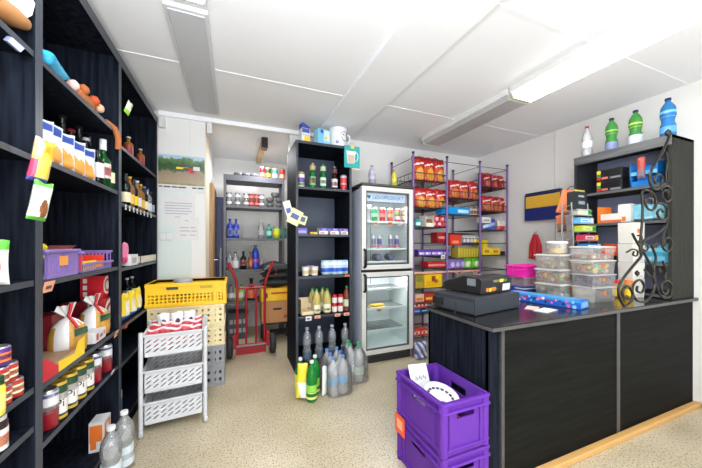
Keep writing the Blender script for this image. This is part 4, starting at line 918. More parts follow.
def door(z0, z1, hz0, hz1):
    fw_ = .05; m = MB()
    m.b2(FX0, FX0 + fw_, FY, FY + .045, z0, z1, FRM); m.b2(FX1 - fw_, FX1, FY, FY + .045, z0, z1, FRM)
    m.b2(FX0 + fw_, FX1 - fw_, FY, FY + .045, z0, z0 + fw_, FRM); m.b2(FX0 + fw_, FX1 - fw_, FY, FY + .045, z1 - fw_, z1, FRM)
    d_ = m.build('door', fr, L, bevel=.003)
    g = MB(); a = .012
    for (xx0, xx1, zz0, zz1) in ((FX0 + fw_, FX0 + fw_ + a, z0 + fw_, z1 - fw_), (FX1 - fw_ - a, FX1 - fw_, z0 + fw_, z1 - fw_), (FX0 + fw_ + a, FX1 - fw_ - a, z0 + fw_, z0 + fw_ + a), (FX0 + fw_ + a, FX1 - fw_ - a, z1 - fw_ - a, z1 - fw_)):
        g.b2(xx0, xx1, FY + .004, FY + .03, zz0, zz1, mat((70, 76, 80), .4))
    g.build('gasket', d_)
    MB().b2(FX0 + fw_ + a, FX1 - fw_ - a, FY + .015, FY + .019, z0 + fw_ + a, z1 - fw_ - a, PANE).build('glass_pane', d_)
    hx = FX0 + .028; h_ = MB(); h_.tube([(hx, FY, hz0), (hx, FY - .035, hz0 + .012), (hx, FY - .035, hz1 - .012), (hx, FY, hz1)], .015, BLACK, 8); h_.build('handle', d_)
    return d_
d1 = door(1.022, 1.925, 1.05, 1.24); d2 = door(.10, .992, .79, .97)
MB().b2(FX0 + .01, FX1 - .01, FY + .02, FY + .05, .99, 1.024, BLACK).build('door_gap', fr, L)
m = MB(); m.b2(FX0 + .02, FX1 - .02, FY + .03, 3.3, .0, .10, mat((40, 42, 44), .5))
for k in range(14): m.b2(FX0 + .06 + .038 * k, FX0 + .082 + .038 * k, FY + .022, FY + .03, .07, .09, mat((70, 72, 76), .4))
m.build('base_grille', fr, L)
# sign inside the top of the upper door
m = MB(); m.b2(FX0 + .066, FX1 - .066, FY + .06, FY + .08, 1.765, 1.862, mat((206, 222, 240), .4)); m.b2(FX0 + .09, FX0 + .13, FY + .055, FY + .06, 1.815, 1.835, mat((50, 70, 130), .4))
m.b2(FX0 + .102, FX0 + .118, FY + .055, FY + .06, 1.80, 1.815, mat((50, 70, 130), .4)); m.b2(FX0 + .066, FX1 - .066, FY + .058, FY + .06, 1.762, 1.77, mat((60, 70, 76), .4)); m.build('header_sign', fr, L)
MB().text('LEDOPRODUKT', .055, Matrix.Translation((1.615, FY + .053, 1.816)) @ Matrix.Rotation(PI / 2, 4, 'X'), mat((66, 110, 190), .4)).build('header_lettering', fr, L)
m = MB(); m.b2(FX0 + .07, FX0 + .17, FY + .12, FY + .122, 1.68, 1.755, GREY); m.build('inner_vent', fr, L)
FS = (1.55, 1.245, 1.10); FS2 = (.79, .575, .33, .16)
for z in FS + FS2[:3]:
    m = MB()
    for k in range(9): m.tube([(FX0 + .036, FY + .10 + k * .055, z - .004), (FX1 - .036, FY + .10 + k * .055, z - .004)], .002, WHITE, 4)
    m.b2(FX0 + .036, FX1 - .036, FY + .085, FY + .09, z - .012, z + .010, mat((226, 236, 234), .4)); m.b2(FX0 + .036, FX1 - .036, FY + .09, 3.29, z - .004, z - .002, clear((250, 254, 253), .12)); m.build('fridge_shelf', fr, L)
MB().b2(1.60, 1.606, 3.295, 3.30, 1.1, 1.76, GREY).build('shelf_rail', fr, L)
MB().b2(1.60, 1.606, 3.295, 3.30, .8, .95, GREY).build('shelf_rail', fr, L)
YF_ = 2.96
for i, (px, c, b) in enumerate(((374.5, mat((30, 150, 80), .4), [(.35, .6, mat((150, 210, 170), .4))]), (382.5, RED, [(.35, .6, mat((220, 120, 110), .4))]), (390, mat((206, 80, 60), .4), [(.35, .6, mat((230, 150, 120), .4))]), (397.5, mat((196, 60, 60), .4), [(.55, .8, mat((110, 140, 70), .4)), (.2, .45, mat((230, 190, 190), .4))]), (404, mat((200, 90, 80), .4), [(.2, .5, mat((226, 200, 196), .4)), (.6, .8, mat((150, 170, 120), .4))]))):
    can('%s drink can on the top fridge shelf, %s of five' % (('green', 'red', 'orange red', 'red and green', 'red and white')[i], ords(5)[i]), (xm(px, YF_), YF_, 1.553), .16, .034, c, SILV, b, 'cans on the top fridge shelf')
for i, px in enumerate((373.5, 379.5, 390.5, 396.5)):
    can('slim white and blue energy can on the second fridge shelf, ' + ords(4)[i], (xm(px, YF_), YF_, 1.248), .15, .026, mat((206, 206, 216), .3), SILV, [(.3, .75, mat((120, 120, 150), .35)) if i % 2 == 0 else (.3, .75, mat((80, 70, 150), .35)), (.12, .26, mat((210, 90, 80), .4))], 'slim cans on the second fridge shelf')
for i, px in enumerate((376.5, 389)):
    t = thing('glass_jar', 'dark jar lying on its side in upper fridge, ' + ords(2)[i], 'jar', (xm(px, YF_), YF_, 1.148), 0, 'dark jars lying in the fridge')
    MB().lathe([(.03, -.05), (.042, -.045), (.042, .05), (.03, .055)], mat((60, 66, 90), .3)).build('jar_body', t, rot=(PI / 2, 0, 0)); MB().lathe([(.036, .05), (.036, .07), (.03, .072)], mat((90, 96, 120), .35)).build('jar_lid', t, rot=(PI / 2, 0, 0))
for i, px in enumerate((376, 390, 400, 406.5)):
    price_tag('%s price tag under the top fridge cans, %s' % (('salmon', 'orange', 'white', 'white')[i], ords(4)[i]), (xm(px, FY + .084), FY + .083, 1.55), 0, (SALM, ORG, PAPER, PAPER)[i], .05, .035, 0, 'price tags in the fridge')
t = thing('food_packet', 'yellow packet of sausages lying in the lower fridge', 'food packet', (xm(377.5, 2.96), 2.98, .577))
m = MB()
for k in range(5): m.lathe([(.004, -.05), (.014, -.04), (.016, 0), (.014, .04), (.004, .05)], mat((226, 170, 60), .4), 10, -.06 + .03 * k, 0)
m.build('sausages', t, (0, 0, .02), rot=(PI / 2 - .1, 0, .15)); tag(MB().b2(-.09, .09, -.06, .06, 0, .004, mat((236, 214, 140), .4)).build('x', t), '', '') if False else MB().b2(-.09, .09, -.06, .06, 0, .004, mat((236, 214, 140), .4)).build('packet_tray', t)
price_tag('orange price tag below the yellow sausages in the fridge', (xm(379, FY + .084), FY + .083, .572), 0, mat((226, 160, 110), .5), .06, .03, 0, 'price tags in the fridge')
bottle('clear bottle with pale purple label on top of fridge', (xm(372, 2.97), 2.97, 1.956), .24, .042, 'pet', mat((176, 176, 196), .35), mat((120, 116, 150), .4), [(.35, .7, mat((200, 196, 214), .4)), (.1, .3, mat((150, 146, 176), .4))])
bottle('yellow bottle on top of the fridge', (xm(394, 2.97), 2.97, 1.956), .215, .035, 'pet', mat((216, 206, 60), .35), mat((190, 180, 50), .4), [(.1, .3, mat((170, 190, 80), .4)), (.4, .5, mat((236, 226, 110), .4))])
# ================================================================= WIRE SNACK RACK
PX = (1.922, 2.41, 2.94, 3.425); RY0, RY1 = 2.83, 3.32; RH = 2.37
RPUR = mat((124, 96, 158), .4)
LEV = ((2.05, 1.73, 1.50, 1.31, 1.155, 1.01, .775, .60, .475, .21), (1.868, 1.665, 1.43, 1.287, 1.125, .975, .75, .5, .2), (2.05, 1.73, 1.48, 1.31, 1.15, .955, .75, .5, .2))
nm = ('nearest the fridge', 'middle of three', 'in the right corner')
wr = thing('wire_rack', 'purple post wire snack rack between fridge and right corner', 'rack', (2.66, 3.07, 0)); L = -wr.location
for k, x in enumerate(PX):
    for y in (RY0, RY1):
        p = MB().tube([(x, y, 0), (x, y, RH - .02)], .013, RPUR, 8).build('post', wr, L)
        MB().cyl(x, y, RH - .025, RH, .016, BLACK, 10).build('post_cap', p)
def wire_basket(x0, x1, z, deep):
    m = MB(); a, b = x0 + .012, x1 - .012; hh = .085 if deep else .03
    for zz_ in ((z, z + hh) if deep else (z,)):
        m.tube([(a, RY0, zz_), (b, RY0, zz_)], .005, WIRE, 5); m.tube([(a, RY1 - .01, zz_), (b, RY1 - .01, zz_)], .005, WIRE, 5)
        m.tube([(a, RY0, zz_), (a, RY1 - .01, zz_)], .005, WIRE, 5); m.tube([(b, RY0, zz_), (b, RY1 - .01, zz_)], .005, WIRE, 5)
    n = 12
    for k in range(n):
        x = a + (b - a) * (k + .5) / n
        m.tube([(x, RY0, z + (hh if deep else 0)), (x, RY0, z), (x, RY1 - .012, z), (x, RY1 - .012, z + hh)], .0028, WIRE, 4)
    for k in range(6):
        y = RY0 + (RY1 - RY0) * (k + .5) / 6
        m.tube([(a, y, z), (b, y, z)], .0025, WIRE, 4)
        if deep:
            for xx in (a, b): m.tube([(xx, y, z), (xx, y, z + hh)], .0025, WIRE, 4)
    m.build('wire_shelf', wr, L)
for b_ in range(3):
    for k, z in enumerate(LEV[b_]): wire_basket(PX[b_], PX[b_ + 1], z, (k < 2 and b_ != 1) or (b_ == 1 and k == 0))
    MB().tube([(PX[b_], RY0, RH - .07), (PX[b_ + 1], RY0 + .0, RH - .07)], .004, WIRE, 5).build('top_wire', wr, L)
for x in PX: MB().tube([(x, RY0, RH - .07), (x, RY1, RH - .07)], .004, WIRE, 5).build('top_wire', wr, L)
m = MB(); m.b2(PX[0] + .0, PX[2], RY0 - .004, RY0 - .002, .95, .975, mat((226, 170, 160), .5)); m.build('price_strip', wr, L)
def zchip(a, b, c):
    def z(u, v):
        if v < .05 or v > .95: return mat(a, .25)
        if .12 < u < .88 and .58 < v < .78 and abs(v - .68 - (u - .5) * .12) < .08: return mat((240, 230, 226), .25) if abs(v - .68 - (u - .5) * .12) < .035 else mat(a, .25)
        if disc(u, v, .55, .27, .33, 1.3): return mat(b, .25)
        if disc(u, v, .4, .3, .42, 1.2): return mat(c, .25)
        return mat(a, .25)
    return z
ZA = zchip((180, 24, 24), (232, 164, 66), (206, 88, 36)); ZB = zchip((176, 22, 26), (216, 124, 58), (190, 60, 38)); ZC = zchip((164, 20, 32), (220, 110, 80), (160, 24, 40))
def chips(lb, pxs, y, z, w, h, zone, group, d=.09):
    for i, px in enumerate(pxs):
        bag('red chip bag ' + lb + (', ' + ords(len(pxs))[i] if len(pxs) > 1 else ''), (xm(px, y), y, z + .004), w, h, d, zone, group, (-.1, .05, .12)[i % 3], 'chip_bag', 'chip bag', 100 + int(px), .15, (-.06, 0, (-.1, .05, .12)[i % 3]))
YR = 2.93
chips('on the top wire shelf nearest the fridge', (418.5, 428.5, 439), YR, 2.05, .178, .31, ZA, 'chip bags in the wire rack')
chips('on the second wire shelf nearest the fridge', (420, 430, 440.5), YR, 1.73, .18, .25, ZA, 'chip bags in the wire rack')
chips('on the top shelf of the middle bay', (454, 463, 473.5), YR, 1.868, .178, .25, ZB, 'chip bags in the wire rack')
chips('in the back row at left of the middle bay', (452.0,), 3.15, 1.868, .15, .27, ZA, 'chip bags in the wire rack')
chips('on the top shelf in the right corner, front row', (486, 494, 501), YR, 2.05, .125, .19, ZC, 'chip bags in the wire rack')
chips('on the top shelf in the right corner, back row', (484, 492), 3.12, 2.05, .16, .27, ZC, 'chip bags in the wire rack')
chips('on the second shelf in the right corner', (486, 494.5, 503), YR, 1.73, .165, .215, ZB, 'chip bags in the wire rack')
def rk(label, x0, x1, y, z, h, d, base, decals=(), **k):
    xa, xb = xm(x0, y), xm(x1, y)
    return carton(label, ((xa + xb) / 2, y + d / 2, z + .003), xb - xa, d, h, base, decals, **k)
YB = 2.86
rk('small teal carton on the third wire shelf behind the fridge edge', 415.5, 421, YB, 1.50, .09, .1, TEAL, [(.1, .2, .9, .6, PAPER)])
t = tag(tray(.12, .14, .14, .004, mat((230, 222, 206), .6), lip=.05).build('open_carton', None, (xm(426.5, 2.93), 2.93, 1.503)), 'open cream display carton on the third wire shelf', 'box')
MB().b2(-.05, .05, -.03, .05, .004, .10, mat((120, 100, 70), .5)).build('carton_content', t)
for i, (px, zz_) in enumerate(((433, 0), (438.5, 0), (444, 0), (436, .06), (441.5, .06))):
    bag('dark red sweets packet heaped on the third wire shelf, ' + ('bottom left', 'bottom middle', 'bottom right', 'upper left', 'upper right')[i], (xm(px, 2.91), 2.91, 1.503 + zz_), .10, .085, .06, lambda u, v: mat((236, 180, 186), .35) if disc(u, v, .5, .5, .25) else mat((178, 26, 52), .35), 'dark red packets heap', .2 * (i % 3) - .2, 'sweets_packet', 'packet', 130 + i)
rk('dark red box on the fourth wire shelf next to the post', 437, 446, YB, 1.31, .13, .12, mat((150, 26, 36), .4), [(.15, .4, .85, .62, mat((214, 130, 120), .4))])
rk('orange red box on the middle bay shelf left of the spice jars', 450, 461, YB, 1.287, .13, .12, mat((222, 60, 40), .4), [(.2, .15, .8, .4, mat((240, 150, 110), .4))])
for i, px in enumerate((419, 425, 431, 437, 443)):
    carton('purple chocolate box on the fifth wire shelf, ' + ords(5)[i], (xm(px, 2.92), 2.92, 1.158), .092, .12, .075, mat((90, 60, 150), .4), [(.1, .2, .9, .6, mat((200, 180, 226), .4)), (.2, .25, .5, .5, mat((240, 236, 244), .4))], group='purple chocolate boxes', rz=.05 * (i % 3 - 1))
price_tag('white price tag in front of the purple chocolate boxes', (xm(443, 2.825), 2.822, 1.17), 0, PAPER, .06, .05, 0)
rk('long red carton on the wire shelf above the yellow box', 428, 447, YB, 1.01, .07, .15, mat((190, 40, 46), .4), [(.02, .3, .98, .6, mat((226, 150, 140), .4))])
rk('olive and gold carton beside the yellow box', 415.5, 423.5, YB, .775, .15, .12, mat((180, 156, 60), .4), [(.1, .5, .9, .9, mat((130, 130, 60), .4))])
rk('yellow carton with dark picture on the rack near the register', 424.5, 442, YB - .01, .775, .16, .12, mat((250, 204, 36), .4), [(.1, .1, .9, .5, mat((240, 180, 30), .4)), (.4, .45, .62, .85, mat((140, 70, 40), .4)), (.55, .35, .75, .6, mat((170, 90, 40), .4))])
for i, (a, b) in enumerate(((415.5, 424), (425, 433), (433.5, 442))):
    rk('red and cream packet under the yellow carton, ' + ords(3)[i], a, b, YB, .60, .10, .12, (mat((226, 196, 170), .4), mat((190, 60, 50), .4), mat((180, 56, 46), .4))[i], [(.1, .3, .9, .6, (ORG, YEL, YEL)[i])], group='red cream packets')
for i, (a, b) in enumerate(((414, 420.5), (421, 428))):
    rk('dark blue packet low on the rack beside the counter, ' + ords(2)[i], a, b, YB, .478, .06, .1, (mat((60, 90, 150), .4), mat((40, 44, 80), .4))[i], [(.1, .3, .9, .6, LBLU)], group='dark blue packets')
for i, (a, b) in enumerate(((414, 420.5), (421, 428), (428.5, 435))):
    rk('red and white packet in the low wire shelf, ' + ords(3)[i], a, b, YB, .38, .075, .1, mat((210, 70, 56), .4), [(.1, .3, .9, .7, mat((240, 214, 200), .4))], group='red white packets low in the rack') if False else None
for zz_, g in ((.335, 'upper row'), (.213, 'lower row')):
    for i, (a, b) in enumerate(((413.5, 420.5), (421, 428))):
        rk('red and white packet low on the rack beside the counter, %s, %s' % (g, ords(2)[i]), a, b, YB, zz_ if zz_ < .3 else .478 + .062, .075, .1, mat((214, 76, 60), .4), [(.1, .25, .9, .7, mat((242, 220, 206), .4)), (.3, .3, .6, .6, RED)], group='red white packets low in the rack')
bag('blue white carrier bag on the floor between fridge and counter', (xm(421, 2.75), 2.75, 0), .17, .19, .12, lambda u, v: mat((90, 110, 170), .35) if int(u * 5 + v * 3) % 2 else mat((220, 214, 226), .35), None, 0, 'carrier_bag', 'bag', 77, .4)
# middle bay goods
t = thing('chocolate_carton', 'bright blue long carton resting on the middle rack shelf', 'box', (xm(453, 2.90), 2.90, 1.668))
w_ = xm(467, 2.84) - xm(439, 2.84)
MB().box(0, 0, .045, w_, .12, .09, mat((20, 140, 210), .35)).front(w_, .12, .09, [(.55, .25, .95, .7, mat((190, 226, 244), .4)), (0, 0, .25, 1, mat((16, 120, 190), .35))]).build('carton_body', t)
for i in range(5):
    px = 468.2 + i * 2.6
    jar('small spice jar with brown band beside the blue carton, ' + ords(5)[i], (xm(px, 2.9), 2.9, 1.668), .09, .019, mat((190, 150, 120), .4), mat((200, 190, 186), .35), [(.3, .7, mat((120, 80, 80), .4))], 'jars beside the blue carton')
for i in range(5):
    px = 464.2 + i * 3.4
    jar('spice jar with white lid on the fourth shelf of the middle bay, ' + ords(5)[i], (xm(px, 2.9), 2.9, 1.29), .105, .024, mat((66, 60, 80), .4), mat((226, 222, 216), .35), [(.3, .7, mat((200, 196, 200), .4)) if i < 3 else (.3, .7, YEL)], 'spice jars in a row')
rk('long gold patterned carton on the middle bay shelf', 458, 479, YB, 1.125, .125, .12, mat((176, 156, 50), .4), [(.03 + .12 * k, .1, .10 + .12 * k, .85, mat((206, 190, 70), .4)) for k in range(8)])
def zpur(u, v): return mat((210, 200, 236), .3) if disc(u, v, .5, .5, .28) else mat((140, 110, 196), .3)
def zgrn(u, v): return mat((226, 240, 190), .3) if disc(u, v, .5, .4, .26) else mat((110, 200, 50), .3)
for i, px in enumerate((451, 456, 461)): bag('purple sweets packet on the pink edged shelf, ' + ords(3)[i], (xm(px, 2.91), 2.91, .978), .115, .13, .07, zpur, 'purple packets in the middle bay', .1, 'sweets_packet', 'packet', 140 + i)
for i, px in enumerate((466.5, 475)): bag('lime green sweets packet on the pink edged shelf, ' + ords(2)[i], (xm(px, 2.91), 2.91, .978), .145, .155, .08, zgrn, 'green packets in the middle bay', -.1, 'sweets_packet', 'packet', 150 + i)
bag('lime green sweets packet behind the two front green ones', (xm(465, 3.05), 3.05, .978), .14, .20, .07, zgrn, 'green packets in the middle bay', .1, 'sweets_packet', 'packet', 155)
for i, px in enumerate((459, 475)): price_tag('salmon price tag hanging below the sweets packets, ' + ords(2)[i], (xm(px, 2.822), 2.818, .972), 0, mat((236, 160, 140), .5), .07, .05, .1)
# right bay goods
rk('small white box on top of the blue packet shelf', 482, 491, YB, 1.575, .075, .1, PAPER, [(.2, .3, .8, .6, GREYP)])
bag('blue wafer packet on the third shelf in the right corner', (xm(489, 2.93), 2.93, 1.484), .22, .15, .08, lambda u, v: mat((190, 210, 236), .3) if abs(v - .5 - .3 * (u - .5)) < .14 else mat((60, 90, 190), .3), None, 0, 'wafer_packet', 'packet', 161)
bag('red and white wafer packet on the third shelf in the right corner', (xm(502.5, 2.93), 2.93, 1.484), .21, .14, .08, lambda u, v: mat((236, 226, 222), .3) if v > .45 else mat((200, 60, 56), .3), None, 0, 'wafer_packet', 'packet', 162)
tag(MB().b2(3.0, 3.4, 2.845, 2.85, 1.545, 1.57, mat((190, 190, 194), .5)).build('shelf_support', None), 'pale strip holding the small white box on the rack', 'strip') if False else None
yl_ = mat((246, 218, 40), .4)
for i, (a, b, z_, h_, yy) in enumerate(((482.5, 488, 1.25, .10, 2.9), (483, 491, 1.154, .095, 2.86), (491.5, 500, 1.154, .085, 2.86))):
    rk('yellow biscuit pack in the right corner bay, ' + ('standing behind the other two', 'front left', 'front right')[i], a, b, yy + (.13 if i == 0 else 0), 1.154, .20 if i == 0 else h_, .11, yl_, [(.2, .3, .8, .7, mat((226, 120, 40), .4) if i else mat((250, 230, 90), .4))], group='yellow biscuit packs')
rk('small dark chocolate packet beside the yellow biscuit packs', 500.5, 505, YB, 1.154, .045, .08, mat((70, 40, 34), .4))

# ================================================================= COUNTER
co = thing('sales_counter', 'long black sales counter with slim top running to the right wall', 'counter', (2.34, 1.39, 0)); L = -co.location
KX0, KX1, KY0, KY1, KZ = 1.245, 3.448, 1.13, 1.66, .87
TOPM = mat((30, 30, 32), .16, spec=.32, var=.15, scale=40)
m = MB(); m.b2(KX0 - .012, KX1, KY0 - .028, KY1, KZ - .024, KZ, TOPM); m.b2(KX0 - .0125, KX1, KY0 - .03, KY0 - .028, KZ - .024, KZ - .006, mat((70, 70, 70), .4)); m.b2(KX0 - .014, KX0 - .012, KY0 - .028, KY1, KZ - .024, KZ - .006, mat((70, 70, 70), .4))
m.b2(1.95, KX1, KY1, 2.02, KZ - .024, KZ, TOPM); m.build('countertop', co, L)
MB().b2(KX0, KX0 + .022, KY0 + .012, KY1 - .01, 0, KZ - .025, BLK).build('side_panel', co, L)
MB().b2(KX0, 1.322, KY0 + .01, KY0 + .03, 0, KZ - .025, BLK).build('front_panel', co, L)
MB().b2(1.345, 2.383, KY0 + .002, KY0 + .022, 0, KZ - .025, BLKF).build('front_panel', co, L)
MB().b2(2.417, KX1, KY0 + .002, KY0 + .022, 0, KZ - .025, BLKF).build('front_panel', co, L)
for xa, xb in ((1.322, 1.345), (2.383, 2.417)): MB().b2(xa, xb, KY0 - .003, KY0 + .02, 0, KZ - .025, mat((66, 66, 66), .35)).build('joint_strip', co, L)
MB().b2(KX0, KX1, KY1 - .03, KY1 - .012, 0, KZ - .025, BLK).build('back_panel', co, L)
MB().b2(1.97, KX1, 1.98, 2.0, 0, KZ - .025, BLK).build('return_panel', co, L); MB().b2(1.97, 1.99, KY1 - .01, 1.98, 0, KZ - .025, BLK).build('return_panel', co, L)
# cash drawer + register
RZ = math.radians(9)
dr = thing('cash_box', 'dark grey cash drawer box under the register on the counter', 'cash box', (1.528, 1.50, KZ), RZ)
DGM = mat((48, 52, 58), .5, var=.1, spec=.25)
MB().b2(-.235, .235, -.16, .16, .004, .105, DGM).build('drawer_case', dr, bevel=.004)
MB().b2(-.237, -.234, -.15, .15, .012, .08, mat((58, 62, 68), .45)).build('drawer_front', dr)
m = MB(); m.tube([(-.238, -.02, .06), (-.245, -.022, .055), (-.246, -.03, .03), (-.25, -.03, -.01)], .003, BLACK, 5)
m.build('cable', dr)
MB().b2(-.26, -.237, .08, .15, .03, .075, BLACK).build('lock_block', dr, bevel=.003)
for sx in (-.2, .2):
    for sy in (-.13, .13): MB().cyl(sx, sy, 0, .006, .015, BLACK, 10).build('foot', dr)
cr_ = thing('cash_register', 'black cash register with yellow stickers on the cash drawer', 'cash register', (1.578, 1.525, KZ + .1055), RZ)
m = MB(); m.prismx([(-.125, .004), (-.135, .095), (-.11, .108), (.0, .112), (.16, .062), (.175, .03), (.165, .006)], -.165, .165, mat((28, 28, 30), .4)); m.build('register_body', cr_, bevel=.004)
m = MB()
for r_ in range(4):
    for c_ in range(7): m.box(-.10 + .03 * c_, .05 + .028 * r_, .100 - .0088 * r_, .02, .018, .012, mat((190, 190, 186), .5) if c_ > 4 else mat((86, 88, 92), .5))
m.build('keypad', cr_)
m = MB(); m.add([(-.01, -.128, .03), (.0, -.128, .03), (.0, -.129, .05), (-.01, -.129, .05)], [(0, 1, 2, 3)], YEL)
def lab(x0, x1, z0, z1, c, k): 
    q = lambda z: -.1262 - .01 * (z - .004) / .091 - .0006 * k
    m.add([(x0, q(z0), z0), (x1, q(z0), z0), (x1, q(z1), z1), (x0, q(z1), z1)], [(0, 1, 2, 3)], c)
lab(.06, .145, .015, .06, mat((206, 206, 200), .6), 1); lab(-.05, .10, .076, .092, mat((110, 116, 60), .6), 1); lab(.02, .06, .074, .094, mat((214, 220, 60), .6), 2)
for x, z, c in ((-.115, .02, ORG), (-.085, .018, YEL), (-.06, .022, mat((190, 120, 50), .5)), (-.04, .02, ORG)): lab(x, x + .024, z, z + .024, c, 1)
m.build('sticker', cr_)
MB().b2(-.17, -.1652, -.09, -.03, .055, .1, mat((120, 126, 132), .3)).build('side_plate', cr_)
# blue long toy box
b1, b2_ = at(505, 303, Z=KZ), at(590, 309, Z=KZ)
ang = math.atan2(1.205 - 1.53, 2.20 - 1.80)
lb_ = thing('toy_box', 'long blue printed box lying on the counter before the tubs', 'box', (2.10, 1.43, KZ + .001), math.radians(-79))
m = MB(); m.box(0, 0, .028, .49, .13, .056, mat((30, 96, 190), .35)); m.front(.49, .13, .056, [(0, .8, 1, 1, mat((60, 150, 214), .35))])
m.build('box_body', lb_, bevel=.002)
m = MB(); rr = random.Random(3)
for k in range(26):
    x = -.23 + .0178 * k + rr.uniform(-.006, .006); z = rr.uniform(.012, .044); r_ = rr.uniform(.007, .013); c = rr.choice([PINK, WHITE, mat((150, 200, 240), .4), mat((230, 120, 170), .4), NAVY, mat((120, 200, 160), .4), RED])
    m.add([(x + r_ * math.cos(a * PI / 4), -.0658 - .0001 * (k % 3), z + r_ * math.sin(a * PI / 4)) for a in range(8)], [tuple(range(8))], c)
m.add([(.2458, -.055, .01), (.2458, .055, .01), (.2458, .055, .046), (.2458, -.055, .046)], [(0, 1, 2, 3)], mat((120, 170, 220), .4))
m.add([(-.22, -.055, .0567), (.22, -.055, .0567), (.22, .055, .0567), (-.22, .055, .0567)], [(0, 1, 2, 3)], mat((70, 156, 214), .35)); m.build('print', lb_)
tg = tag(MB().b2(-.075, .075, -.04, .04, 0, .004, mat((206, 206, 206), .3)).b2(-.06, .06, -.03, .03, .004, .005, PAPER).build('coin_tray', None, (1.86, 1.255, KZ + .001), .2), 'pale clear coin tray with papers beside the cash drawer', 'coin tray')
tag(MB().b2(-.06, .06, -.035, .035, 0, .003, mat((230, 190, 180), .5)).build('leaflet', None, (1.845, 1.335, KZ + .0015), .5), 'pinkish leaflet lying behind the coin tray', 'leaflet')
# plastic tubs
def tub(label, loc, w, d, h, body, lid, content=None, group='plastic sweet tubs on the counter', rz=0, sticker=ORG, pts=None):
    t = thing('storage_tub', label, 'tub', loc, rz, group)
    m = MB(); W, D = w / 2, d / 2; q = .93
    vs = []
    for s_, z in ((q, 0), (1, h * .9)): vs += [(-W * s_, -D * s_, z), (W * s_, -D * s_, z), (W * s_, D * s_, z), (-W * s_, D * s_, z)]
    m.add(vs, [(3, 2, 1, 0), (0, 1, 5, 4), (1, 2, 6, 5), (2, 3, 7, 6), (3, 0, 4, 7)], body); m.build('tub_body', t)
    m = MB(); m.box(0, 0, h * .92, w + .014, d + .014, h * .07, lid); m.box(0, 0, h * .965, w - .01, d - .01, h * .06, lid); m.build('tub_lid', t, bevel=.003)
    if sticker: MB().add([(-.02, -D * .985 - .001, h * .45), (.015, -D * .985 - .001, h * .45), (.015, -D * 1.0 - .001, h * .68), (-.02, -D * 1.0 - .001, h * .68)], [(0, 1, 2, 3)], sticker).build('sticker', t)
    if content:
        m = MB(); rr = random.Random(int(loc[0] * 997) + int(loc[2] * 991))
        for k in range(content[1]):
            r_ = content[2]; x = rr.uniform(-W * .84, W * .84); y = rr.uniform(-D * .8, D * .8); z = rr.uniform(r_, h * content[3]); c = rr.choice(content[0])
            m.lathe([(.001, z - r_), (r_ * .8, z - r_ * .6), (r_, z), (r_ * .8, z + r_ * .6), (.001, z + r_)], c, 6, x, y)
        o = m.build('sweets', t); o['kind'] = 'stuff'
    return t
LIDW = clear((250, 248, 244), .65, .8, .2); LIDP = clear((246, 240, 244), .55, .8, .2)
OR_ = [mat((240, 150, 60), .4), mat((226, 90, 60), .4), mat((246, 200, 80), .4), mat((236, 226, 200), .4), mat((120, 180, 80), .4)]
MIXC = [mat((90, 180, 200), .4), mat((246, 220, 110), .4), mat((120, 200, 140), .4), mat((236, 230, 220), .4), mat((240, 150, 150), .4)]
PUR_ = [mat((110, 80, 130), .4), mat((80, 60, 96), .4), mat((150, 130, 160), .4)]
# stack B (behind, centre)
YBk = 1.56; xB = (xm(536, YBk) + xm(571, YBk)) / 2 + .06; wB = .29
tub('clear tub lowest in the middle stack on the counter', (xB, YBk, KZ + .001), wB, .20, .115, FROST, LIDW, ([mat((210, 210, 206), .5)], 14, .02, .5))
tub('tub of orange sweets second in the middle stack', (xB, YBk, KZ + .117), wB, .20, .115, FROST, LIDW, (OR_, 46, .017, .62))
tub('creamy tub under the round jar in the middle stack', (xB, YBk, KZ + .233), wB, .20, .115, FROST, LIDW, ([mat((240, 200, 130), .4), CREAM], 26, .016, .5))
rj = thing('round_jar', 'round clear jar of sweets on top of the middle tub stack', 'jar', (xB - .03, YBk, KZ + .349), 0)
MB().lathe([(.07, 0), (.075, .01), (.075, .085)], FROST, 20).build('jar_body', rj); MB().lathe([(.078, .085), (.078, .1), (.06, .104)], LIDW, 20).build('jar_lid', rj)
MB().lathe([(.06, .008), (.062, .03), (.03, .045), (.001, .048)], mat((236, 200, 120), .5, bump=.4), 14).build('sweets', rj); MB().lathe([(.022, .02), (.022, .08)], mat((246, 246, 246), .4), 12, .02, -.04).build('sticker', rj)
# stack C (front right)
YC = 1.35; xC = (xm(576, 1.27) + xm(613, 1.27)) / 2; wC = xm(613, 1.27) - xm(576, 1.27); wC = .30
for i, (z_, h_, c_, lid, s_, lb) in enumerate(((0, .115, None, LIDP, ORG, 'clear tub lowest in the right stack beside iron scrollwork'), (.116, .09, (PUR_, 70, .014, .75), LIDP, ORG, 'tub of purple sweets second lowest in the right stack'), (.207, .105, (MIXC, 50, .016, .6), LIDW, ORG, 'tub of blue and yellow sweets in the right stack'), (.313, .10, ([mat((240, 170, 160), .4), CREAM, mat((226, 120, 110), .4)], 26, .014, .3), LIDW, RED, 'cream tub with red sticker topmost of the right stack'))):
    tub(lb, (2.545 - .006 * i, YC, KZ + .001 + z_), .25, .15, h_, FROST, lid, c_, 'plastic sweet tubs on the counter', -.08, s_)
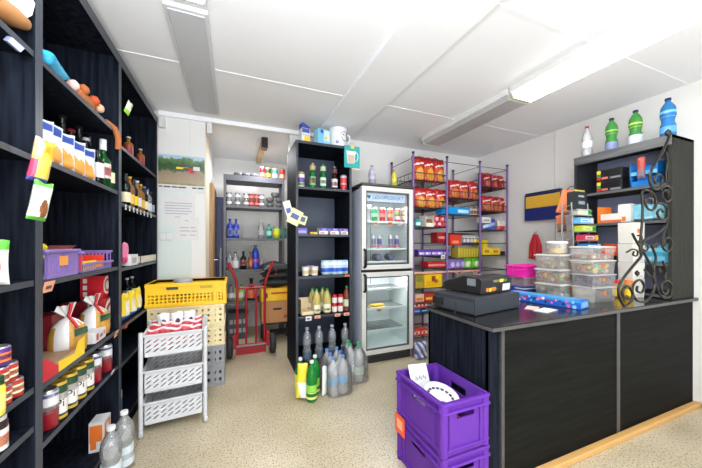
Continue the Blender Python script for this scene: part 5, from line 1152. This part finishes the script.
# stack A (left, pink)
YA = 1.84; xA = xm(526.5, YA)
tag(MB().b2(-.14, .14, -.09, .09, 0, .055, mat((40, 60, 150), .4)).b2(-.141, .141, -.091, .0, .035, .045, PAPER).build('blue_box', None, (xA - .01, YA, KZ + .001), 0, .002), 'flat blue box under the pink basket stack', 'box')
tub('clear tub under the pink basket', (xA, YA, KZ + .057), .25, .15, .08, clear((240, 214, 220), .35), LIDP, ([mat((236, 190, 180), .4)], 12, .014, .5))
pb = thing('basket', 'bright pink plastic basket on the clear tub near the register', 'basket', (xA - .005, YA, KZ + .1385), 0)
PK = mat((236, 40, 170), .35)
m = MB(); W, D, hh = .14, .08, .095
for (p0, p1, n) in (((-W, -D, 0), (W, -D, 0), (0, -1, 0)), ((-W, D, 0), (W, D, 0), (0, 1, 0)), ((-W, -D, 0), (-W, D, 0), (-1, 0, 0)), ((W, -D, 0), (W, D, 0), (1, 0, 0))): wall8(m, p0, p1, n, 0, hh, 10, 3, SQ8(.45, .45), PK, .005)
m.box(0, 0, .003, 2 * W, 2 * D, .006, PK); m.build('basket_body', pb)
m = MB()
for sg in (-1, 1): m.box(0, sg * (D + .008), hh, 2 * W + .04, .02, .014, PK); m.box(sg * (W + .01), 0, hh, .02, 2 * D + .02, .014, PK)
m.build('rim', pb, bevel=.004)
# gum rack
gr = thing('gum_rack', 'white wire counter rack of chewing gum tiers', 'display rack', (2.885, 1.62, KZ))
WW = mat((150, 152, 154), .3, .3)
gx0, gx1 = -.115, .115
for sx in (gx0, gx1):
    m = MB(); m.tube([(sx, .02, .80), (sx, -.0, .3), (sx, -.045, .0)], .006, WW, 6); m.tube([(sx, .10, .80), (sx, .10, .0)], .006, WW, 6)
    for k in range(11): m.tube([(sx, .018 - .006 * k, .78 - .076 * k), (sx, .10, .75 - .074 * k)], .004, WW, 5)
    m.build('side_frame', gr)
gums = ((.69, mat((214, 214, 190), .4), GRN, 'cream chewing gum box on the top tier of the wire rack'), (.615, mat((110, 180, 226), .4), WHITE, 'light blue chewing gum box on the second tier of the wire rack'), (.543, mat((190, 210, 70), .4), GRN, 'lime chewing gum box on the third tier of the wire rack'), (.463, mat((206, 60, 90), .4), YEL, 'pink red chewing gum box on the fourth tier of the wire rack'), (.385, mat((40, 130, 190), .4), WHITE, 'blue chewing gum box on the lowest tier of the wire rack'))
for k, (z, c, c2, lb) in enumerate(gums):
    y_ = -.02 - .016 * k
    m = MB(); m.box(0, y_ + .04, z - .006, .22, .09, .006, WW); m.build('tier_shelf', gr)
    carton(lb, (gr.location.x + .002 + .004 * k, gr.location.y + y_ + .035, KZ + z - .002), .19, .07, .05, c, [(.05, .2, .7, .75, mat((230, 236, 230), .4)), (.12, .32, .6, .6, c), (.74, .1, .98, .9, c2)], group='chewing gum boxes', name='gum_box')
carton('black box with white lettering marks on top of the gum rack', (gr.location.x - .02, 1.65, KZ + .735), .17, .07, .16, mat((44, 48, 50), .4), [(.25, .7, .75, .8, GREYP), (.25, .3, .8, .48, mat((150, 160, 176), .4))], rz=.02)
tag(MB().b2(-.11, .11, -.05, .06, -.006, 0, WW).build('rack_top_shelf', None, (gr.location.x, 1.63, KZ + .734)), '', '') if False else MB().b2(-.115, .115, -.02, .10, .722, .731, WW).build('tier_shelf', gr)
tag(MB().b2(-.07, .07, -.003, .003, 0, .015, mat((200, 180, 90), .4)).build('gum_strip', None, (gr.location.x - .02, 1.63, KZ + .898)), 'row of small coloured sticks on the black gum box', 'sticks')

# ================================================================= HUTCH
hu = thing('hutch_shelf', 'dark grey shelf hutch with blue back on the counter end', 'hutch', (3.27, 1.47, KZ)); L = -hu.location
HX0, HX1, HY0, HY1, HZ0, HZ1 = 3.10, 3.445, 1.125, 1.81, KZ + .001, 2.14
MB().b2(HX0, HX1, HY0, HY0 + .022, HZ0, HZ1, HUT).build('side_panel', hu, L)
MB().b2(HX0, HX1, HY1 - .022, HY1, HZ0, HZ1, mat((40, 42, 46), .45)).build('side_panel', hu, L)
m = MB(); m.b2(HX0 - .004, HX1, HY0, HY1, HZ1 - .022, HZ1, HUT); m.b2(HX0 - .006, HX0 + .015, HY0 + .0, HY1, HZ1 - .075, HZ1, grain('hutch_edge', (74, 76, 78), (112, 114, 116), .4, axis=1)); m.build('top_panel', hu, L)
MB().b2(HX1 - .008, HX1, HY0 + .022, HY1 - .022, HZ0, HZ1 - .022, SLATE).build('back_panel', hu, L)
for z in (1.775, 1.49, 1.15, .90):
    m = MB(); m.b2(HX0 + .01, HX1 - .008, HY0 + .022, HY1 - .022, z - .022, z, HUT); m.b2(HX0 + .008, HX0 + .01, HY0 + .022, HY1 - .022, z - .022, z, mat((92, 94, 98), .4)); m.build('shelf', hu, L)
RM = -PI / 2
def hy(px, X=3.2): return at(px, HY, X=X).y
for lb, px, hh, r_, b_, cp, bn, kind in (('clear water bottle with red cap on the hutch', 587, .30, .043, CLEARP, RED, [(.3, .5, mat((236, 240, 244), .35))], 'pet'),
        ('green water bottle on the hutch, nearer the clear one', 611.5, .30, .045, GPET, NAVY, [(.04, .26, mat((130, 140, 190), .4)), (.5, .62, mat((150, 200, 90), .4))], 'bulb'),
        ('green water bottle on the hutch, beside the blue one', 635.5, .30, .045, GPET, NAVY, [(.04, .28, mat((214, 220, 236), .4)), (.5, .62, mat((190, 210, 90), .4))], 'bulb'),
        ('bright blue water bottle nearest the hutch corner', 668, .31, .046, BPET, NAVY, [(.5, .66, mat((120, 190, 240), .4)), (.1, .26, mat((90, 160, 226), .4))], 'bulb')):
    bottle(lb, (3.18, hy(px, 3.18), 2.141), hh, r_, kind, b_, cp, bn, 'bottles on top of the hutch')
for k in range(2):
    y_ = hy(612); t = thing('film_box', 'black carton with coloured end on the top hutch shelf, ' + ('lower', 'upper')[k], 'box', (3.21, y_, 1.777 + .105 * k), RM, 'black cartons on the hutch')
    MB().box(0, 0, .05, .19, .11, .10, mat((32, 34, 38), .4)).build('carton_body', t, bevel=.002)
    m = MB(); m.front(.19, .11, .10, [(.0, .1, .16, .38, RED), (0, .38, .16, .66, GRN), (0, .66, .16, .95, YEL), (.2, .15, .45, .32, mat((220, 110, 100), .4)), (.55, .1, .95, .28, GREY), (.2, .4, .9, .9, mat((22, 22, 26), .3))]); m.build('printed_end', t)
t = thing('display_box', 'bright blue open display box on the top hutch shelf', 'box', (3.21, hy(647), 1.777), RM, 'blue display boxes')
LB2 = mat((30, 130, 214), .35)
tray(.17, .13, .20, .005, LB2, lip=.05).build('box_body', t); MB().b2(-.085, .085, -.06, .06, .10, .106, LB2).b2(-.085, .085, -.066, -.06, .10, .13, mat((110, 190, 240), .35)).b2(-.05, .06, -.04, .04, .01, .09, mat((24, 90, 180), .35)).build('inner_shelf', t)
t = tag(MB().b2(-.09, .09, -.06, .06, 0, .08, mat((236, 226, 216), .5)).front(.18, .12, .08, [(0, 0, .14, 1, ORG), (.14, 0, 1, .3, mat((226, 120, 80), .4))]).add([(-.09, -.06, .08), (-.09, -.06, .15), (-.04, .06, .15), (-.04, .06, .08)], [(0, 1, 2, 3)], ORG).build('carton', None, (3.2, hy(613), 1.492), RM), 'orange and white open carton on the middle hutch shelf', 'box')
tag(MB().b2(-.045, .045, -.055, .055, 0, .155, PAPER).front(.09, .11, .155, [(.2, .05, .6, .3, ORG)]).build('carton', None, (3.2, hy(628), 1.492), RM), 'white carton beside the orange one on middle hutch shelf', 'box')
for k in range(3):
    bag('pale turquoise wrapped pack on the middle hutch shelf, ' + ('left', 'middle', 'right')[k], (3.21, hy(640 + 9 * k), 1.492), .10, .15 - .01 * k, .08, lambda u, v: mat((130, 196, 216), .35) if v > .25 else mat((170, 214, 226), .35), 'turquoise packs on the hutch', RM, 'paper_pack', 'pack', 170 + k)
carton('orange red carton on the third hutch shelf', (3.2, hy(613.5), 1.152), .10, .1, .15, mat((232, 90, 50), .4), [(.1, .5, .9, .85, mat((244, 160, 120), .4)), (0, 0, 1, .3, BLACK)], rz=RM)
for k in range(2):
    carton('turquoise tissue pack on the third hutch shelf, ' + ('lower', 'upper')[k], (3.2, hy(655), 1.152 + .07 * k), .20, .11, .068, mat((70, 170, 206), .4), [(.1, .2, .9, .7, mat((120, 200, 224), .4)), (.2, .3, .5, .6, WHITE)], group='turquoise tissue packs', rz=RM)
# white carton column in front of the hutch
yc_ = 1.33; xc_ = xm(631, yc_)
for k, (z_, h_, lb) in enumerate(((0, .15, 'lowest'), (.151, .13, 'second'), (.282, .15, 'third'), (.433, .17, 'topmost'))):
    t = thing('cup_carton', 'white carton in the column behind the iron scrollwork, ' + lb, 'box', (xc_, yc_, KZ + .001 + z_), -.2, 'white cartons column')
    m = MB(); m.prism([(-.055, 0), (.055, 0), (.062, h_ - .002), (-.062, h_ - .002)], -.055, .055, mat((232, 230, 222), .5)); m.build('carton_body', t, bevel=.003)
    m = MB(); m.front(.11, .11, h_, [(.35, .5, .6, .68, ORG)] if k == 3 else [(.1, .1, .9, .2, mat((206, 206, 200), .5))]); m.build('carton_print', t)
for k, (px, c) in enumerate(((622, RED), (626, ORG))):
    jar('small jar with %s lid at the foot of the white cartons' % ('red', 'orange')[k], (xm(px - 5, 1.36), 1.36 - .05 * k, KZ + .001), .14, .03, clear((236, 200, 120), .5), c, [(.1, .5, YEL)], 'small jars by the scrollwork')
# orange paper hanging at the hutch far edge
tag(bag_mesh(.16, .24, .03, lambda u, v: mat((236, 130, 70), .45), 12).build('paper_bag', None, (3.07, 1.885, 1.60), 0, 0, (0, .25, -.6)), 'orange paper bag hanging at the far edge of the hutch', 'bag')
tag(bag_mesh(.09, .17, .04, lambda u, v: mat((140, 110, 90), .6) if v < .5 else mat((220, 120, 80), .5), 13).build('hanging_bag', None, (3.03, 1.88, 1.42), 0, 0, (0, -.1, -.5)), 'brown and orange small bag hanging below the orange paper bag', 'bag')
MB().tube([(3.10, 1.885, 1.83), (3.10, 1.85, 1.87), (3.12, 1.813, 1.87)], .004, WIRE, 5).build('hanger_hook', hu, L)
MB().tube([(3.03, 1.88, 1.585), (3.06, 1.84, 1.60), (3.12, 1.813, 1.6)], .004, WIRE, 5).build('hanger_hook', hu, L)
# ---- wrought iron scroll bracket
IRON = mat((58, 56, 50), .32, .8, var=.25, scale=25)
ir = thing('iron_bracket', 'black wrought iron scrollwork bracket at the counter front', 'iron bracket', (2.85, 1.114, KZ)); L = -ir.location
def smooth(p, n=6):
    p = [Vector(q) for q in p]; out = []
    for i in range(len(p) - 1):
        a, b, c, d = p[max(i - 1, 0)], p[i], p[i + 1], p[min(i + 2, len(p) - 1)]
        for k in range(n):
            t_ = k / n; out.append(.5 * ((2 * b) + (c - a) * t_ + (2 * a - 5 * b + 4 * c - d) * t_ ** 2 + (3 * b - a - 3 * c + d) * t_ ** 3))
    return out + [p[-1]]
IY = 1.114
def A1(s): return [tuple(at(610 + x / 4.68, 120 + y / 4.68, Y=IY)) for x, y in s]
def A2(s):
    p = [at(610 + x / 4.68, 210 + y / 4.68, Y=IY) for x, y in s]
    return [(q.x, q.y, max(q.z, KZ + .0105)) for q in p]
def iron(nm_, pts, r=.0078): MB().tube(smooth(pts), r, IRON, 8).build(nm_, ir, L)
iron('main_stem', A1([(283, 62), (270, 95), (240, 160), (205, 212), (186, 262), (192, 305), (215, 325), (240, 305), (244, 275), (228, 255), (208, 268), (208, 290), (222, 296)]), .009)
iron('scroll', A1([(152, 468), (152, 400), (150, 345), (165, 328), (190, 335), (212, 365), (215, 400), (200, 422), (178, 415), (166, 390), (176, 366), (196, 372), (198, 392)]))
iron('scroll', A1([(232, 330), (262, 308), (288, 330), (288, 362), (268, 382), (246, 365), (246, 338), (262, 328), (272, 345)]))
iron('scroll', A1([(205, 420), (215, 395), (240, 390), (266, 412), (270, 445), (250, 466), (228, 455), (222, 430), (238, 418), (250, 432)]))
iron('scroll', A1([(262, 150), (272, 200), (262, 260), (270, 310)]), .006)
iron('scroll', A2([(152, 0), (150, 60), (142, 140), (140, 180), (146, 215)]))
iron('main_stem', A2([(270, 10), (268, 60), (240, 95), (190, 127), (152, 150), (146, 190), (144, 218), (108, 262), (60, 322), (42, 360), (45, 410), (70, 447), (98, 428), (106, 390), (84, 358), (60, 374), (62, 404), (80, 404)]), .009)
iron('scroll', A2([(152, 190), (180, 240), (205, 290), (210, 340), (200, 388), (165, 428), (125, 422), (105, 382), (114, 342), (142, 328), (160, 358), (148, 386), (126, 378), (128, 356)]))
iron('scroll', A2([(200, 180), (214, 220), (208, 262), (204, 320), (224, 380), (250, 412), (282, 402), (290, 360), (268, 330), (244, 346), (242, 378), (262, 392), (272, 370)]))
iron('scroll', A2([(262, 80), (246, 140), (250, 180), (274, 192), (290, 162), (276, 130), (254, 138), (256, 164), (270, 162)]))
iron('scroll', A2([(105, 110), (120, 140), (150, 190)])); iron('scroll', A2([(78, 198), (105, 184), (128, 192), (126, 214), (108, 210), (112, 194)]), .006)
iron('scroll', A2([(246, 240), (264, 285), (258, 320), (262, 350)])); iron('scroll', A2([(160, 280), (180, 300), (205, 320)]), .006)
iron('scroll', A2([(130, 120), (146, 120), (148, 140), (134, 146)]), .006); iron('scroll', A2([(150, 165), (166, 160), (178, 175), (168, 192), (156, 184)]), .006)
for p in ((200, 170), (215, 165), (232, 285), (127, 296)):
    c = at(610 + p[0] / 4.68, 210 + p[1] / 4.68, Y=IY); MB().lathe([(.001, -.022), (.013, -.008), (.014, .006), (.001, .022)], IRON, 10).build('leaf', ir, c + L)
c = at(668, 133, Y=IY); MB().lathe([(.001, -.03), (.016, -.012), (.018, .01), (.001, .03)], IRON, 10).build('leaf', ir, c + L)
tag(bag_mesh(.05, .17, .03, lambda u, v: mat((170, 70, 60), .4) if v > .4 else mat((120, 100, 110), .4), 14).build('hanging_packet', None, (3.085, 1.30, 1.84), 0, 0, (0, 0, -1.2)), 'narrow red packet hanging behind the iron scrollwork top', 'packet')

# ================================================================= RIGHT WALL
t = thing('menu_sign', 'blue wall sign with a yellow panel beside the gum rack', 'sign', (3.448, 2.345, 1.75), RM)
MB().b2(-.215, .215, -.05, 0, -.16, .16, mat((24, 40, 110), .4)).build('sign_body', t, bevel=.004); MB().b2(-.195, .215, -.053, -.051, -.01, .135, mat((226, 178, 60), .4)).build('sign_panel', t); MB().b2(-.2, .215, -.056, -.0, .16, .178, mat((50, 52, 60), .4)).build('sign_hood', t)
t = thing('cloth', 'red cloth hanging on a hook below the blue sign', 'cloth', (3.41, 2.43, 1.12), RM)
m = MB(); vs = []; n = 16
for j in range(11):
    v = j / 10; w_ = .03 + .045 * min(1, (1 - v) * 2.2)
    for i in range(n + 1):
        u = i / n - .5; vs.append((u * 2 * w_, .015 * math.sin(u * 16) * (1.1 - v) - .01 * math.cos(u * 5), v * .30))
m.add(vs, [(j * (n + 1) + i, j * (n + 1) + i + 1, (j + 1) * (n + 1) + i + 1, (j + 1) * (n + 1) + i) for j in range(10) for i in range(n)], mat((196, 26, 44), .7), True)
o = m.build('fabric', t); s_ = o.modifiers.new('thick', 'SOLIDIFY'); s_.thickness = .008
MB().tube([(0, .036, .33), (0, .0, .32), (0, -.01, .292), (0, -.02, .31)], .006, CHROME, 6).build('hook', t)
t = thing('wall_box', 'pale wall panel behind the tubs under the blue sign', 'wall panel', (3.446, 2.30, 1.15), RM)
MB().b2(-.24, .24, -.012, 0, -.2, .34, mat((214, 216, 222), .5)).build('panel', t, bevel=.002) if False else None
bpy.data.objects.remove(t)

# ================================================================= PURPLE CRATES
def crate(label, loc, group, rz=0):
    t = thing('plastic_crate', label, 'crate', loc, rz, group); w, d, h = .30, .415, .262; tt = .008
    b = MB(); W, D = w / 2 - .012, d / 2 - .012
    b.box(0, 0, .006, 2 * W, 2 * D, .012, PURPLE)
    def side(p0, p1, n, slot):
        p0 = Vector(p0); p1 = Vector(p1); U = p1 - p0; Lw = U.length; U.normalize()
        def flat(a, z0, l_, hh, hole): b.perf(p0 + U * a + Vector((0, 0, z0)), U, (0, 0, 1), n, l_, hh, 1, 1, hole, tt, PURPLE)
        nh = HOLE8(.001); s_ = slot; a = (Lw - s_) / 2
        flat(0, 0, Lw, .165, nh); flat(0, .165, a, .06, nh); flat(a, .165, s_, .06, SQ8(.94, .8)); flat(a + s_, .165, a, .06, nh); flat(0, .225, Lw, .037, nh)
    side((-W, -D, 0), (W, -D, 0), (0, -1, 0), .12); side((-W, D, 0), (W, D, 0), (0, 1, 0), .12); side((-W, -D, 0), (-W, D, 0), (-1, 0, 0), .13); side((W, -D, 0), (W, D, 0), (1, 0, 0), .13)
    m = MB()
    for z, e, hh in ((.254, .003, .016), (.214, .005, .014), (.03, .001, .010)):
        for sg in (-1, 1): m.box(0, sg * (D + .006 + e), z, w + 2 * e - .004, .016, hh, PURPLE); m.box(sg * (W + .006 + e), 0, z, .016, d + 2 * e - .004, hh, PURPLE)
    m.build('rim', t, bevel=.003)
    m = b
    for sx in (-1, 1):
        for sy in (-1, 1):
            m.box(sx * (W - .04), sy * (D + .003), .12, .018, .014, .2, PURPLE); m.box(sx * (W + .003), sy * (D - .06), .12, .014, .018, .2, PURPLE); m.lathe([(.022, .0), (.024, .258)], PURPLE, 12, sx * (W - .006), sy * (D - .006))
    b.build('crate_body', t)
    return t
cX, cY = 1.073, 1.325
crate('purple crate on the floor against the counter, under the other', (cX, cY, 0), 'stacked purple crates')
crate('upper purple crate holding papers beside the counter', (cX - .004, cY - .004, .268), 'stacked purple crates', .01)
cz = .268 + .012
t = thing('note_paper', 'white handwritten note standing in the upper purple crate', 'paper', (cX - .04, cY + .10, cz + .15), 0, rot=(-.45, .1, .1))
m = MB(); m.b2(-.07, .07, -.001, .001, -.02, .15, PAPER); m.build('paper_sheet', t)
m = MB(); rr = random.Random(5)
for k in range(3): m.tube([(-.035 + .03 * k, -.003, .06 + .005 * k), (-.03 + .03 * k, -.003, .085), (-.02 + .03 * k, -.003, .062), (-.012 + .03 * k, -.003, .08)], .0018, mat((70, 76, 96), .6), 4)
m.build('handwriting', t)
t = thing('plastic_bowl', 'white bowl with dark rim pattern inside the purple crate', 'bowl', (cX - .0, cY + .0, cz + .13), 0)
MB().lathe([(.05, 0), (.085, .03), (.1, .055), (.094, .055), (.05, .012), (.001, .012)], mat((232, 230, 228), .4), 24).build('bowl_body', t, rot=(.25, .1, 0))
m = MB()
for k in range(16): a = 2 * PI * k / 16; m.box(.072 * math.cos(a), .072 * math.sin(a), .034, .016, .016, .006, mat((60, 56, 90), .4))
m.build('rim_pattern', t, rot=(.25, .1, 0))
for k, (dx, dy, dz, w_, c, lb) in enumerate(((.03, .0, .02, .10, (226, 130, 110), 'pink red packet under the bowl in the purple crate'), (-.01, .0, .05, .08, (236, 232, 230), 'white packet at the left inside the purple crate'), (.05, -.09, .01, .09, (190, 80, 70), 'red packet at the near end inside the purple crate'), (.0, .12, .01, .11, (220, 214, 210), 'pale packet at the far end inside the purple crate'))):
    tag(bag_mesh(w_, .15, .07, lambda u, v: mat(c, .4), 190 + k).build('packet', None, (cX + dx, cY + dy - .07, cz + dz + .03), 0, 0, (-PI / 2 + .1, 0, .1 * k - .15)), lb, 'packet', 'packets inside the purple crate')
tag(MB().b2(-.002, .002, -.05, .05, -.055, .055, mat((240, 90, 40), .45)).b2(-.003, -.002, -.03, .03, -.025, .03, mat((246, 180, 140), .45)).build('orange_tag', None, (cX - .158, cY + .16, .225), 0, .0008), 'orange price card on the side of the purple crates', 'card')

# ================================================================= LIGHT, CAMERA
w = bpy.data.worlds.new('daylight'); SC.world = w; w.use_nodes = True
bg = w.node_tree.nodes['Background']; bg.inputs['Color'].default_value = (.93, .97, 1.0, 1); bg.inputs['Strength'].default_value = WORLD_S
def area(name, loc, sx, sy, power, rot=(0, 0, 0), c=(.98, .99, 1.0)):
    l = bpy.data.lights.new(name, 'AREA'); l.shape = 'RECTANGLE'; l.size = sx; l.size_y = sy; l.energy = power; l.color = c
    o = bpy.data.objects.new(name, l); COL.objects.link(o); o.location = loc; o.rotation_euler = rot; return o
area('storeroom_lamp', (.35, 3.95, 2.47), .06, .8, 18)
area('fridge_lamp_upper', (1.585, 2.93, 1.74), .45, .04, 2.6, (0, 0, 0), (1, 1, 1))
area('fridge_lamp_lower', (1.585, 2.91, .965), .45, .04, 4.5, (-.1, 0, 0), (1, 1, 1))
area('lamp_over_counter', (2.27, 1.1, 2.51), .2, 1.2, 6)
area('fill_near_entrance', (.4, -.7, 2.55), 1.6, .25, 30)  # added fill behind the camera, out of view, with no fixture modelled
area('ceiling_fill', (-.3, -.25, 1.85), 1.0, .4, 75, (PI - .25, 0, 0), (.88, .94, 1.0))  # added upward fill behind the camera, there only to brighten the ceiling
area('shopfront_fill', (.7, -1.45, 1.0), 3.4, 1.4, 75, (PI / 2 + .6, 0, 0), (.93, .97, 1.0))  # added fill in place of shopfront daylight, tilted up toward the ceiling
cam = bpy.data.cameras.new('camera'); co_ = bpy.data.objects.new('camera', cam); COL.objects.link(co_); SC.camera = co_
co_.location = (0, 0, CAM_H); co_.rotation_euler = (PI / 2, 0, -TH)
cam.sensor_width = 36; cam.lens = 36 * F_PX / 702; cam.shift_x = 0; cam.shift_y = 10 / 702; cam.clip_start = .02
vs_ = SC.view_settings; vs_.view_transform = 'Standard'; vs_.look = 'None'; vs_.gamma = 1; vs_.use_curve_mapping = False; vs_.exposure = EXPO
cy_ = SC.cycles; cy_.transparent_max_bounces = 32; cy_.max_bounces = 8; cy_.diffuse_bounces = 5; cy_.use_denoising = True
cy_.sample_clamp_indirect = 4; cy_.caustics_reflective = False; cy_.caustics_refractive = False
